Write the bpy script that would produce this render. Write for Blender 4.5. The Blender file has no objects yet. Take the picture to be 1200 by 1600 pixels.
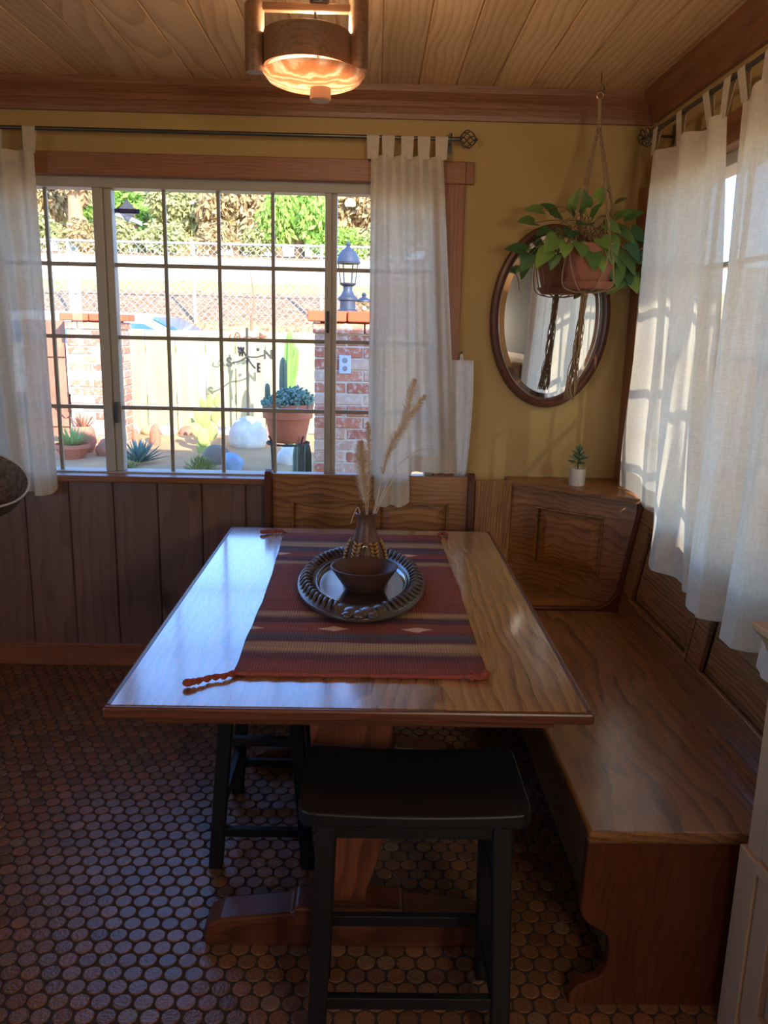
import bpy, bmesh, math, random
from mathutils import Vector, Matrix, noise
random.seed(7)
C = bpy.context.scene.collection
SC = bpy.context.scene
PI = math.pi
R = math.radians
V = Vector

# ------------------------------------------------------------------ camera
CAM_H = 1.53
def cam_axes(p, y, r):
    cp, sp, cy, sy, cr, sr = math.cos(p), math.sin(p), math.cos(y), math.sin(y), math.cos(r), math.sin(r)
    f = V((sy*cp, cy*cp, -sp)); rt = V((cy, -sy, 0)); dn = f.cross(rt)
    return rt*cr + dn*sr, -rt*sr + dn*cr, f
RT, DN, FW = cam_axes(R(12.7288), R(1.00344), R(-1.28767))
FPX = 1279.66
cam_d = bpy.data.cameras.new('camera'); cam = bpy.data.objects.new('camera', cam_d); C.objects.link(cam)
m = Matrix((RT, -DN, -FW)).transposed().to_4x4(); m.translation = V((0, 0, CAM_H)); cam.matrix_world = m
cam_d.sensor_fit = 'VERTICAL'; cam_d.sensor_height = 24.0; cam_d.lens = 24.0*FPX/1600; cam_d.clip_start = .05
SC.camera = cam
def at(px, py, Y):                       # the point of the garden at distance Y
    d = RT*((px-600)/FPX) + DN*((py-800)/FPX) + FW
    return V((0, 0, CAM_H)) + d*(Y/d.y)

# ------------------------------------------------------------------ world, sun, exposure
SC.view_settings.view_transform = 'Standard'; SC.view_settings.look = 'None'
SC.view_settings.exposure = 0.42; SC.view_settings.gamma = 1.0
try: SC.view_settings.use_curve_mapping = False
except Exception: pass
SUN_V = V((.50, -1.0, .54)).normalized()
w = bpy.data.worlds.new('world'); SC.world = w; w.use_nodes = True
nt = w.node_tree; bg = nt.nodes['Background']
sky = nt.nodes.new('ShaderNodeTexSky'); sky.sky_type = 'NISHITA'; sky.sun_disc = False
sky.sun_elevation = math.asin(SUN_V.z); sky.sun_rotation = math.atan2(SUN_V.x, SUN_V.y)
sky.air_density = 1.0; sky.dust_density = .2; sky.ozone_density = 1.6
tint = nt.nodes.new('ShaderNodeMix'); tint.data_type = 'RGBA'; tint.blend_type = 'MULTIPLY'; tint.inputs[0].default_value = 1
tint.inputs[7].default_value = (.62, .84, 1.22, 1); nt.links.new(sky.outputs[0], tint.inputs[6])
nt.links.new(tint.outputs[2], bg.inputs[0]); bg.inputs[1].default_value = 0.70
sl = bpy.data.lights.new('sun', 'SUN'); sl.energy = 10.2; sl.angle = R(.6); sl.color = (1, .93, .80)
so = bpy.data.objects.new('sun', sl); C.objects.link(so); so.rotation_euler = SUN_V.to_track_quat('Z', 'Y').to_euler()
def area(name, loc, rot, sx, sy, e, col=(1, 1, 1), portal=False):
    l = bpy.data.lights.new(name, 'AREA'); l.shape = 'RECTANGLE'; l.size = sx; l.size_y = sy; l.energy = e; l.color = col
    if portal: l.cycles.is_portal = True
    o = bpy.data.objects.new(name, l); C.objects.link(o); o.location = loc; o.rotation_euler = rot
    return o
WY, WX, CZ = 3.52, 1.10, 2.45            # back wall, right wall, ceiling
LX, FY = -2.6, -3.0                      # left wall, wall behind the camera
area('portal_back', (-.65, WY+.14, 1.49), (R(-90), 0, 0), 1.9, 1.24, 1, portal=True)
area('portal_right', (WX+.14, 2.51, 1.49), (0, R(90), 0), 1.24, 1.45, 1, portal=True)
area('portal_left', (LX-.14, .1, 1.5), (0, R(-90), 0), 1.4, 1.8, 1, portal=True)

# ------------------------------------------------------------------ mesh helpers
def box(bm, x0, x1, y0, y1, z0, z1):
    return fbox(bm, V((0, 0, 0)), V((1, 0, 0)), V((0, 1, 0)), V((0, 0, 1)), x0, x1, y0, y1, z0, z1)
def fbox(bm, O, u, v, n, u0, u1, v0, v1, n0, n1):   # a box in a frame of its own
    p = [bm.verts.new(O + u*a + v*b + n*c) for c in (n0, n1) for b in (v0, v1) for a in (u0, u1)]
    fs = []
    for q in ((0, 2, 3, 1), (4, 5, 7, 6), (0, 1, 5, 4), (2, 6, 7, 3), (0, 4, 6, 2), (1, 3, 7, 5)):
        fs.append(bm.faces.new([p[i] for i in q]))
    return fs
def frustum(bm, O, u, v, n, u0, u1, v0, v1, n0, n1, ins):
    a = [bm.verts.new(O+u*x+v*y+n*n0) for x, y in ((u0, v0), (u1, v0), (u1, v1), (u0, v1))]
    b = [bm.verts.new(O+u*x+v*y+n*n1) for x, y in ((u0+ins, v0+ins), (u1-ins, v0+ins), (u1-ins, v1-ins), (u0+ins, v1-ins))]
    bm.faces.new(b); bm.faces.new(a[::-1])
    for i in range(4): bm.faces.new((a[i], a[(i+1) % 4], b[(i+1) % 4], b[i]))
def prism(bm, pts, d):                    # closed outline (3D points) pushed along d
    a = [bm.verts.new(V(p)) for p in pts]; b = [bm.verts.new(V(p)+V(d)) for p in pts]
    n = len(a); bm.faces.new(a[::-1]); bm.faces.new(b)
    for i in range(n): bm.faces.new((a[i], a[(i+1) % n], b[(i+1) % n], b[i]))
def tube(bm, pts, r, seg=8, cap=True, closed=False):
    pts = [V(p) for p in pts]; n = len(pts)
    rs = r if isinstance(r, (list, tuple)) else [r]*n
    rings = []; prev = None
    for i, p in enumerate(pts):
        if closed: t = (pts[(i+1) % n]-pts[i-1])
        else: t = pts[min(i+1, n-1)]-pts[max(i-1, 0)]
        t.normalize()
        if prev is None:
            a = V((0, 0, 1)) if abs(t.z) < .9 else V((1, 0, 0))
            s = t.cross(a).normalized()
        else:
            s = prev - t*prev.dot(t)
            s = s.normalized() if s.length > 1e-6 else t.orthogonal().normalized()
        prev = s; q = t.cross(s)
        rings.append([bm.verts.new(p + (s*math.cos(2*PI*k/seg)+q*math.sin(2*PI*k/seg))*rs[i]) for k in range(seg)])
    m = n if closed else n-1
    for i in range(m):
        A, B = rings[i], rings[(i+1) % n]
        for k in range(seg): bm.faces.new((A[k], A[(k+1) % seg], B[(k+1) % seg], B[k]))
    if cap and not closed:
        bm.faces.new(rings[0][::-1]); bm.faces.new(rings[-1])
def lathe(bm, prof, seg=32, c=(0, 0, 0), cap=(True, True), mat=None):
    rings = []
    for r, z in prof:
        ring = []
        for k in range(seg):
            p = V((r*math.cos(2*PI*k/seg), r*math.sin(2*PI*k/seg), z))
            if mat: p = mat @ p
            ring.append(bm.verts.new(p+V(c)))
        rings.append(ring)
    for i in range(len(rings)-1):
        for k in range(seg): bm.faces.new((rings[i][k], rings[i][(k+1) % seg], rings[i+1][(k+1) % seg], rings[i+1][k]))
    if cap[0]: bm.faces.new(rings[0][::-1])
    if cap[1]: bm.faces.new(rings[-1])
def ball(bm, c, r, sub=2, sc=(1, 1, 1), rot=None):
    mt = Matrix.Translation(V(c)) @ (rot.to_4x4() if rot else Matrix.Identity(4)) @ Matrix.Diagonal((r*sc[0], r*sc[1], r*sc[2], 1))
    return bmesh.ops.create_icosphere(bm, subdivisions=sub, radius=1, matrix=mt)['verts']
def spline(pts, n):                       # Catmull-Rom through 3D points
    pts = [V(p) for p in pts]; out = []; k = len(pts)-1
    for i in range(n):
        s = i/(n-1)*k; j = min(int(s), k-1); t = s-j
        p0, p1, p2, p3 = pts[max(j-1, 0)], pts[j], pts[j+1], pts[min(j+2, k)]
        out.append(.5*((2*p1)+(p2-p0)*t+(2*p0-5*p1+4*p2-p3)*t*t+(3*p1-p0-3*p2+p3)*t**3))
    return out
def tr(bm, mtx):
    bm.transform(mtx)
def wloc(o):
    l = V((0, 0, 0))
    while o is not None: l += o.location; o = o.parent
    return l
def obj(name, bm, mat, parent=None, bev=0, smooth=False, local=False, seg=2, sol=0):
    bmesh.ops.recalc_face_normals(bm, faces=bm.faces[:]) if not sol and not name.startswith(('curtain', 'leaf', 'foliage', 'crown')) else None
    me = bpy.data.meshes.new(name)
    if parent is None:
        xs = [v.co.x for v in bm.verts]; ys = [v.co.y for v in bm.verts]; zs = [v.co.z for v in bm.verts]
        org = V(((min(xs)+max(xs))/2, (min(ys)+max(ys))/2, min(zs)))
    else: org = V((0, 0, 0)) if local else wloc(parent)
    if org.length: bm.transform(Matrix.Translation(-org))
    bm.to_mesh(me); bm.free()
    for mm in (mat if isinstance(mat, (list, tuple)) else [mat]): me.materials.append(mm)
    o = bpy.data.objects.new(name, me); C.objects.link(o)
    if parent is None: o.location = org
    else: o.parent = parent
    if smooth:
        for p in me.polygons: p.use_smooth = True
        if smooth != 'all':
            try: me.set_sharp_from_angle(angle=R(40))
            except Exception: pass
    if sol:
        md = o.modifiers.new('thickness', 'SOLIDIFY'); md.thickness = sol; md.offset = 0
    if bev:
        md = o.modifiers.new('bevel', 'BEVEL'); md.width = bev; md.segments = seg; md.limit_method = 'ANGLE'; md.angle_limit = R(40)
        md.harden_normals = False
    return o
def B(): return bmesh.new()
def tag(o, label, cat, group=None, kind=None):
    o['label'] = label; o['category'] = cat
    if group: o['group'] = group
    if kind: o['kind'] = kind
    return o
def thing(name, loc, label, cat, group=None, rz=0):
    o = bpy.data.objects.new(name, None); C.objects.link(o); o.location = loc; o.rotation_euler = (0, 0, rz)
    o.empty_display_size = .05
    return tag(o, label, cat, group)
def struct(o):
    o['kind'] = 'structure'; return o
def sempty(name, loc):
    o = bpy.data.objects.new(name, None); C.objects.link(o); o.location = loc; o['kind'] = 'structure'; return o
def copy_tree(o, parent=None):
    c = o.copy(); C.objects.link(c); c.parent = parent
    for ch in list(o.children): copy_tree(ch, c)
    return c

# ------------------------------------------------------------------ materials
class N:
    def __init__(s, name):
        s.m = bpy.data.materials.new(name); s.m.use_nodes = True; s.t = s.m.node_tree
        s.b = s.t.nodes['Principled BSDF']; s.out = s.t.nodes['Material Output']
    def n(s, typ, **kw):
        x = s.t.nodes.new('ShaderNode'+typ)
        for k, v in kw.items(): setattr(x, k, v)
        return x
    def l(s, a, b): s.t.links.new(a, b)
    def val(s, sock, v):
        if hasattr(v, 'is_output') or isinstance(v, bpy.types.NodeSocket): s.l(v, sock)
        else: sock.default_value = v
    def math(s, op, a, b=0.0):
        x = s.n('Math', operation=op); s.val(x.inputs[0], a); s.val(x.inputs[1], b); return x.outputs[0]
    def vmath(s, op, a, b):
        x = s.n('VectorMath', operation=op); s.val(x.inputs[0], a); s.val(x.inputs[1], b); return x.outputs[0]
    def coord(s, which='Object'): return s.n('TexCoord').outputs[which]
    def noise(s, vec, scale, detail=3, rough=.5, dist=0):
        x = s.n('TexNoise'); s.l(vec, x.inputs['Vector']); x.inputs['Scale'].default_value = scale
        x.inputs['Detail'].default_value = detail; x.inputs['Roughness'].default_value = rough; x.inputs['Distortion'].default_value = dist
        return x.outputs[0]
    def ramp(s, fac, stops, interp='LINEAR'):
        x = s.n('ValToRGB'); s.l(fac, x.inputs[0]); cr = x.color_ramp; cr.interpolation = interp
        while len(cr.elements) < len(stops): cr.elements.new(.5)
        for e, (p, c) in zip(cr.elements, stops):
            e.position = p; e.color = (*c, 1) if len(c) == 3 else c
        return x.outputs[0]
    def mix(s, fac, a, b, mode='MIX'):
        x = s.n('Mix', data_type='RGBA', blend_type=mode); s.val(x.inputs[0], fac)
        for i, q in ((6, a), (7, b)):
            if isinstance(q, (tuple, list)): x.inputs[i].default_value = (*q, 1) if len(q) == 3 else q
            else: s.l(q, x.inputs[i])
        return x.outputs[2]
    def bump(s, h, strength=.3, dist=.002):
        x = s.n('Bump'); s.l(h, x.inputs['Height']); x.inputs['Strength'].default_value = strength; x.inputs['Distance'].default_value = dist
        s.l(x.outputs[0], s.b.inputs['Normal'])
    def base(s, col, rough=.5, metal=0, spec=.5, coat=0):
        if isinstance(col, (tuple, list)): s.b.inputs['Base Color'].default_value = (*col, 1)
        else: s.l(col, s.b.inputs['Base Color'])
        if isinstance(rough, (int, float)): s.b.inputs['Roughness'].default_value = rough
        else: s.l(rough, s.b.inputs['Roughness'])
        s.b.inputs['Metallic'].default_value = metal; s.b.inputs['Specular IOR Level'].default_value = spec
        s.b.inputs['Coat Weight'].default_value = coat; s.b.inputs['Coat Roughness'].default_value = .12
def srgb(*c):
    return tuple(((x/255)/12.92 if x/255 <= .04045 else ((x/255+.055)/1.055)**2.4) for x in c)
def plain(name, col, rough=.6, metal=0, spec=.4, var=.15, scale=14, bump=0, coat=0):
    k = N(name); cc = k.coord()
    f = k.noise(cc, scale, 4, .6)
    lo = tuple(x*(1-var) for x in col); hi = tuple(min(1, x*(1+var)) for x in col)
    k.base(k.ramp(f, [(.3, lo), (.7, hi)]), rough, metal, spec, coat)
    if bump: k.bump(k.noise(cc, scale*4, 4, .6), bump, .004)
    return k.m
def wood(name, lo, hi, line, axis='Y', ring=26, rough=.35, stretch=.10, knots=False, pore=.25, spec=.5, coat=0, seed=0., lines=.75, off=.10, wob_amp=.075):
    """oak / pine: growth rings cut lengthwise, each board with a figure of its own"""
    k = N(name); co = k.coord(); geo = k.n('NewGeometry'); rnd = geo.outputs['Random Per Island']
    mp = k.n('Mapping'); k.l(co, mp.inputs[0])
    if axis == 'X': mp.inputs['Rotation'].default_value = (0, 0, R(90))
    if axis == 'Z': mp.inputs['Rotation'].default_value = (R(-90), 0, 0)
    p = mp.outputs[0]
    sh = k.n('CombineXYZ')
    k.l(k.math('MULTIPLY', k.math('FRACT', k.math('MULTIPLY', k.math('ADD', rnd, seed), 7.31)), .5), sh.inputs[0])
    k.l(k.math('MULTIPLY', k.math('FRACT', k.math('MULTIPLY', k.math('ADD', rnd, seed), 17.13)), 2.5), sh.inputs[1])
    k.l(k.math('MULTIPLY', k.math('FRACT', k.math('MULTIPLY', k.math('ADD', rnd, seed), 31.7)), .35), sh.inputs[2])
    cen = k.n('CombineXYZ'); cen.inputs[0].default_value = -.25; cen.inputs[1].default_value = -1.1; cen.inputs[2].default_value = off
    p2 = k.vmath('ADD', k.vmath('ADD', p, sh.outputs[0]), cen.outputs[0])
    # slow wobble along the grain
    wob = k.n('TexNoise'); wob.inputs['Scale'].default_value = 2.2; wob.inputs['Detail'].default_value = 2
    ws = k.vmath('MULTIPLY', p2, (2.2, .8, 2.2)); k.l(ws, wob.inputs['Vector'])
    wv = k.vmath('MULTIPLY', k.vmath('SUBTRACT', wob.outputs['Color'], (.5, .5, .5)), (wob_amp,)*3)
    p3 = k.vmath('ADD', k.vmath('MULTIPLY', p2, (1, stretch, 1)), wv)
    wave = k.n('TexWave', wave_type='RINGS', rings_direction='SPHERICAL', wave_profile='SAW')
    k.l(p3, wave.inputs['Vector']); wave.inputs['Scale'].default_value = ring; wave.inputs['Distortion'].default_value = 2.2
    wave.inputs['Detail'].default_value = 2; wave.inputs['Detail Scale'].default_value = 1.5
    ringc = k.ramp(wave.outputs['Fac'], [(0, (0, 0, 0)), (.5, (.25,)*3), (.8, (.9,)*3), (.93, (1,)*3), (1, (0, 0, 0))])
    tone = k.noise(k.vmath('MULTIPLY', p2, (9, .8, 9)), 1.0, 3, .55)
    vary = k.ramp(k.noise(k.vmath('MULTIPLY', p2, (23, .7, 23)), 1.0, 2, .5), [(.30, (.45,)*3), (.60, (1,)*3)])
    ringc = k.math('MULTIPLY', ringc, vary)
    basec = k.mix(k.ramp(tone, [(.3, (0,)*3), (.7, (1,)*3)]), lo, hi)
    basec = k.mix(k.math('MULTIPLY', ringc, lines), basec, line)
    pores = k.noise(k.vmath('MULTIPLY', p2, (260, 7, 260)), 1.0, 2, .6)
    pr = k.ramp(pores, [(.45, (1,)*3), (.62, (1-pore,)*3)])
    col = k.mix(1.0, basec, pr, 'MULTIPLY')
    bt = k.math('ADD', k.math('MULTIPLY', k.math('FRACT', k.math('MULTIPLY', rnd, 5.7)), .28), .86)
    btc = k.n('CombineColor'); [k.l(bt, btc.inputs[i]) for i in range(3)]
    col = k.mix(1.0, col, btc.outputs[0], 'MULTIPLY')
    if knots:
        vo = k.n('TexVoronoi'); k.l(k.vmath('ADD', k.vmath('MULTIPLY', p2, (3.4, 1.9, 3.4)), k.vmath('MULTIPLY', wv, (.6, .6, .6))), vo.inputs['Vector'])
        vo.inputs['Scale'].default_value = 1; vo.inputs['Randomness'].default_value = 1
        kf = k.ramp(vo.outputs['Distance'], [(.0, (1,)*3), (.055, (.8,)*3), (.10, (.25,)*3), (.16, (0,)*3)])
        col = k.mix(k.math('MULTIPLY', kf, .8), col, tuple(x*.35 for x in line))
    rr = k.math('ADD', k.math('MULTIPLY', tone, .12), rough-.06)
    k.base(col, rr, 0, spec, coat)
    k.bump(k.math('SUBTRACT', 1.0, pores), .10, .0006)
    return k.m

M = {}
M['oak_table'] = wood('table_oak', srgb(164, 120, 74), srgb(184, 140, 92), srgb(104, 68, 40), 'Y', 23, .23, spec=.7, off=.02, coat=.9)
M['oak_table_dark'] = wood('table_oak_stained', srgb(96, 50, 30), srgb(112, 62, 38), srgb(60, 30, 18), 'X', 20, .38)
M['oak_ped'] = wood('pedestal_oak', srgb(108, 56, 32), srgb(126, 68, 40), srgb(64, 30, 16), 'Z', 20, .38)
M['oak_y'] = wood('bench_oak_long', srgb(144, 96, 54), srgb(162, 112, 66), srgb(68, 38, 20), 'Y', 20, .28, spec=.65, seed=.37, coat=.35, off=.03)
M['oak_x'] = wood('bench_oak_cross', srgb(150, 100, 56), srgb(170, 118, 70), srgb(92, 54, 28), 'X', 13, .34, seed=.11, lines=.7, off=.06, wob_amp=.2)
M['oak_z'] = wood('bench_oak_upright', srgb(146, 98, 56), srgb(164, 114, 68), srgb(80, 46, 24), 'Z', 30, .36, seed=.23, lines=.75)
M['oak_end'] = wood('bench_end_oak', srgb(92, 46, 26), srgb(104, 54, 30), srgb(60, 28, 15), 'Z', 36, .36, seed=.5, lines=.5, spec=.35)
M['pine_ceil'] = wood('ceiling_pine', srgb(222, 174, 122), srgb(234, 192, 140), srgb(178, 124, 78), 'Y', 13, .5, stretch=.07, knots=True, pore=.08, lines=.55, spec=.3)
M['pine_dark'] = wood('wainscot_pine', srgb(118, 90, 76), srgb(132, 102, 86), srgb(88, 62, 50), 'Z', 10, .45, stretch=.07, knots=True, pore=.12, lines=.45)
M['trim'] = wood('trim_fir', srgb(146, 92, 60), srgb(160, 104, 70), srgb(110, 64, 40), 'X', 24, .42, lines=.45)
M['trim_z'] = wood('casing_fir', srgb(146, 90, 60), srgb(158, 100, 68), srgb(112, 66, 42), 'Z', 24, .42, lines=.45)
M['trim_y'] = wood('trim_fir_side', srgb(140, 86, 52), srgb(154, 98, 62), srgb(100, 58, 34), 'Y', 24, .42, lines=.45)
M['lampwood'] = wood('lamp_oak', srgb(132, 96, 66), srgb(146, 108, 76), srgb(104, 72, 48), 'X', 30, .5, lines=.4)
k = N('mustard_paint'); f = k.noise(k.coord(), 3, 3, .5)
k.base(k.ramp(f, [(.3, srgb(170, 140, 86)), (.7, srgb(178, 148, 94))]), .62, 0, .35); k.bump(k.noise(k.coord(), 60, 3, .6), .15, .002); M['mustard'] = k.m
M['cream_paint'] = plain('cream_paint', srgb(186, 150, 108), .5, var=.06, scale=8, bump=.05)
M['room_dark'] = plain('kitchen_wall_paint', srgb(150, 118, 70), .7, var=.05)
M['stool_black'] = plain('worn_black_paint', srgb(17, 18, 21), .45, var=.2, scale=30, spec=.35)
k = N('tile_glaze'); geo = k.n('NewGeometry'); rnd = geo.outputs['Random Per Island']; co = k.coord()
tc = k.ramp(rnd, [(0, srgb(104, 68, 44)), (.2, srgb(130, 88, 56)), (.4, srgb(112, 80, 58)), (.6, srgb(146, 96, 58)), (.8, srgb(120, 78, 48)), (1, srgb(134, 106, 78))])
tn = k.noise(co, 160, 3, .65)
k.base(k.mix(k.ramp(tn, [(.35, (.55,)*3), (.65, (0,)*3)]), tc, srgb(70, 46, 34)), k.math('ADD', k.math('MULTIPLY', tn, .16), .14), 0, .7)
k.bump(k.noise(co, 130, 3, .6), .5, .003); M['tile'] = k.m
M['grout'] = plain('dark_grout', srgb(58, 46, 40), .75, var=.2, scale=80)
M['vinyl'] = plain('window_vinyl', srgb(176, 168, 152), .45, var=.03)
M['muntin'] = plain('muntin_bronze', srgb(150, 140, 122), .45, var=.05)
M['iron'] = plain('pewter_iron', srgb(96, 96, 92), .35, metal=.8, var=.15)
M['black_plastic'] = plain('dark_latch', srgb(70, 66, 64), .4)
def glass(name, tint=(.97, .98, .97), f0=1.0):
    k = N(name); tp = k.n('BsdfTransparent'); tp.inputs[0].default_value = (*tint, 1)
    gl = k.n('BsdfGlossy'); gl.inputs['Roughness'].default_value = .0; ge = k.n('NewGeometry'); dt = k.n('VectorMath', operation='DOT_PRODUCT')
    k.l(ge.outputs['Normal'], dt.inputs[0]); k.l(ge.outputs['Incoming'], dt.inputs[1])
    fr = k.math('ADD', .035, k.math('MULTIPLY', .96, k.math('POWER', k.math('SUBTRACT', 1.0, k.math('ABSOLUTE', dt.outputs['Value'])), 5.0)))
    mx = k.n('MixShader'); k.l(k.math('MULTIPLY', fr, f0), mx.inputs[0]); k.l(tp.outputs[0], mx.inputs[1]); k.l(gl.outputs[0], mx.inputs[2])
    k.l(mx.outputs[0], k.out.inputs[0]); return k.m
M['glass'] = glass('window_glass')
M['frost'] = glass('lantern_glass', (.9, .82, .66))
def cloth(name, col, transl=.45, open_=.05, weave=900):
    k = N(name); co = k.coord()
    wx = k.n('TexWave', wave_type='BANDS', bands_direction='Z'); k.l(co, wx.inputs[0]); wx.inputs['Scale'].default_value = weave/20; wx.inputs['Distortion'].default_value = 4; wx.inputs['Detail'].default_value = 3
    ns = k.noise(k.vmath('MULTIPLY', co, (160, 160, 30)), 1, 2, .6); n2 = k.noise(k.vmath('MULTIPLY', co, (30, 30, 260)), 1, 2, .6)
    f = k.math('MULTIPLY', k.math('ADD', ns, n2), .5)
    c = k.ramp(f, [(.35, tuple(x*.84 for x in col)), (.65, col)])
    df = k.n('BsdfDiffuse'); k.l(c, df.inputs[0]); tl = k.n('BsdfTranslucent'); k.l(c, tl.inputs[0]); tp = k.n('BsdfTransparent')
    m1 = k.n('MixShader'); m1.inputs[0].default_value = transl; k.l(df.outputs[0], m1.inputs[1]); k.l(tl.outputs[0], m1.inputs[2])
    m2 = k.n('MixShader'); m2.inputs[0].default_value = open_; k.l(m1.outputs[0], m2.inputs[1]); k.l(tp.outputs[0], m2.inputs[2])
    k.l(m2.outputs[0], k.out.inputs[0]); return k.m
M['linen'] = cloth('linen', srgb(226, 213, 190), .42, .03)
M['linen_hem'] = cloth('linen_doubled', srgb(220, 205, 180), .22, .0)
M['towel'] = cloth('white_cotton', srgb(236, 238, 244), .2, 0)
k = N('mirror_silver'); k.base((.9, .91, .90), .02, 1.0); M['mirror'] = k.m
k = N('mirror_bevel'); k.base((.92, .93, .92), .06, 1.0); M['mirror_bevel'] = k.m
M['mahogany'] = wood('mirror_frame_wood', srgb(84, 48, 36), srgb(98, 58, 42), srgb(56, 30, 22), 'Z', 30, .35, lines=.4)
M['terracotta'] = plain('terracotta', srgb(156, 98, 76), .75, var=.12, scale=20, bump=.1)
M['terracotta_out'] = plain('terracotta_garden', srgb(186, 108, 80), .8, var=.1, scale=10, bump=.1)
M['jute'] = plain('jute_cord', srgb(150, 122, 92), .85, var=.25, scale=160)
M['soil'] = plain('potting_soil', srgb(60, 44, 34), .9, var=.3, scale=90, bump=.5)
M['concrete'] = plain('speckled_cement', srgb(196, 188, 176), .8, var=.18, scale=160)
M['stem'] = plain('brown_stem', srgb(112, 84, 56), .7)
def leafm(name, a, b, rough=.4, tr_=.25):
    k = N(name); geo = k.n('NewGeometry'); c = k.ramp(geo.outputs['Random Per Island'], [(0, a), (1, b)])
    k.base(c, rough, 0, .4); tl = k.n('BsdfTranslucent'); k.l(c, tl.inputs[0]); mx = k.n('MixShader'); mx.inputs[0].default_value = tr_
    k.l(k.b.outputs[0], mx.inputs[1]); k.l(tl.outputs[0], mx.inputs[2]); k.l(mx.outputs[0], k.out.inputs[0]); return k.m
M['pothos'] = leafm('pothos_leaf', srgb(58, 96, 56), srgb(134, 164, 80), .35)
M['succ'] = leafm('succulent_leaf', srgb(74, 104, 84), srgb(112, 136, 106), .5, .1)
M['tray_wood'] = wood('tray_board', srgb(64, 48, 42), srgb(78, 58, 50), srgb(44, 32, 28), 'X', 30, .16, spec=.7, lines=.4, coat=.7)
M['tray_carved'] = plain('tray_carved_dark', srgb(72, 62, 58), .32, var=.3, scale=60, spec=.7)
M['bowl'] = plain('bowl_dark_wood', srgb(76, 52, 46), .45, var=.15, scale=20)
M['vase'] = plain('vase_brown', srgb(98, 66, 54), .4, var=.2, scale=30)
M['gold'] = plain('aged_gold', srgb(176, 136, 88), .4, metal=.3, var=.2, scale=60)
M['brass'] = plain('bright_brass', srgb(226, 206, 150), .25, metal=.9, var=.1)
M['grass'] = leafm('dried_grass', srgb(236, 216, 184), srgb(250, 236, 212), .9, .6)
M['basket'] = plain('woven_basket', srgb(104, 88, 76), .8, var=.55, scale=70, bump=.6)
M['rimpale'] = plain('basket_rim', srgb(196, 186, 170), .6)
M['knobwood'] = plain('knob_beech', srgb(206, 160, 124), .55, var=.06)
k = N('lamp_bulb_glow'); em = k.n('Emission'); em.inputs[0].default_value = (1, .62, .28, 1); em.inputs[1].default_value = 14; k.l(em.outputs[0], k.out.inputs[0]); M['bulb'] = k.m
k = N('alabaster_glass'); co = k.coord(); wv = k.n('TexWave', wave_type='BANDS', bands_direction='Y'); k.l(co, wv.inputs[0]); wv.inputs['Scale'].default_value = 9; wv.inputs['Distortion'].default_value = 9; wv.inputs['Detail'].default_value = 3; wv.inputs['Detail Scale'].default_value = 2
c = k.ramp(wv.outputs['Fac'], [(0, srgb(226, 178, 140)), (.6, srgb(236, 204, 172)), (1, srgb(252, 244, 230))])
k.base(c, .25, 0, .5); tl = k.n('BsdfTranslucent'); k.l(c, tl.inputs[0]); mx = k.n('MixShader'); mx.inputs[0].default_value = .5
k.l(k.b.outputs[0], mx.inputs[1]); k.l(tl.outputs[0], mx.inputs[2]); k.l(mx.outputs[0], k.out.inputs[0]); M['alabaster'] = k.m
# the striped woven runner: bands across its length
k = N('woven_runner'); co = k.coord(); sp = k.n('SeparateXYZ'); k.l(co, sp.inputs[0])
yw = k.math('ADD', sp.outputs[1], k.math('MULTIPLY', k.math('SUBTRACT', k.noise(k.vmath('MULTIPLY', co, (7, 30, 1)), 1, 3, .6), .5), .03))
yn = k.math('DIVIDE', k.math('ADD', yw, .65), 1.30)
red, plum, tan, teal, rust = srgb(140, 78, 70), srgb(98, 68, 72), srgb(176, 144, 108), srgb(94, 94, 96), srgb(148, 86, 70)
st = [(0, rust), (.05, red), (.085, plum), (.115, tan), (.145, tan), (.155, plum), (.19, teal), (.205, red), (.25, rust), (.26, plum), (.285, plum), (.30, tan), (.315, tan), (.33, red), (.5, rust)]
c1 = k.ramp(k.math('PINGPONG', yn, .5), st)
vs = k.noise(k.vmath('MULTIPLY', co, (3, 160, 1)), 1, 2, .6)
c2 = k.mix(1.0, c1, k.ramp(vs, [(.3, (.68,)*3), (.7, (1.12,)*3)]), 'MULTIPLY')
wp = k.n('TexWave', wave_type='BANDS', bands_direction='X'); k.l(co, wp.inputs[0]); wp.inputs['Scale'].default_value = 45; wp.inputs['Distortion'].default_value = .6
c3 = k.mix(.35, c2, k.mix(1.0, c2, k.ramp(wp.outputs['Fac'], [(0, (.45,)*3), (.6, (1.1,)*3)]), 'MULTIPLY'))
# pale triangles along the two motif bands
tri = k.math('PINGPONG', k.math('ADD', sp.outputs[0], .07), .11)
dY = k.math('ABSOLUTE', k.math('SUBTRACT', k.math('PINGPONG', yn, .5), .225))
inside = k.math('LESS_THAN', k.math('ADD', k.math('MULTIPLY', dY, 3.2), tri), .043)
k.base(k.mix(inside, c3, srgb(206, 176, 146)), .9, 0, .15); k.bump(k.math('ADD', wp.outputs['Fac'], vs), .5, .002); M['runner'] = k.m
M['tassel'] = plain('rust_wool', srgb(140, 66, 52), .9, var=.3, scale=120)
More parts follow.
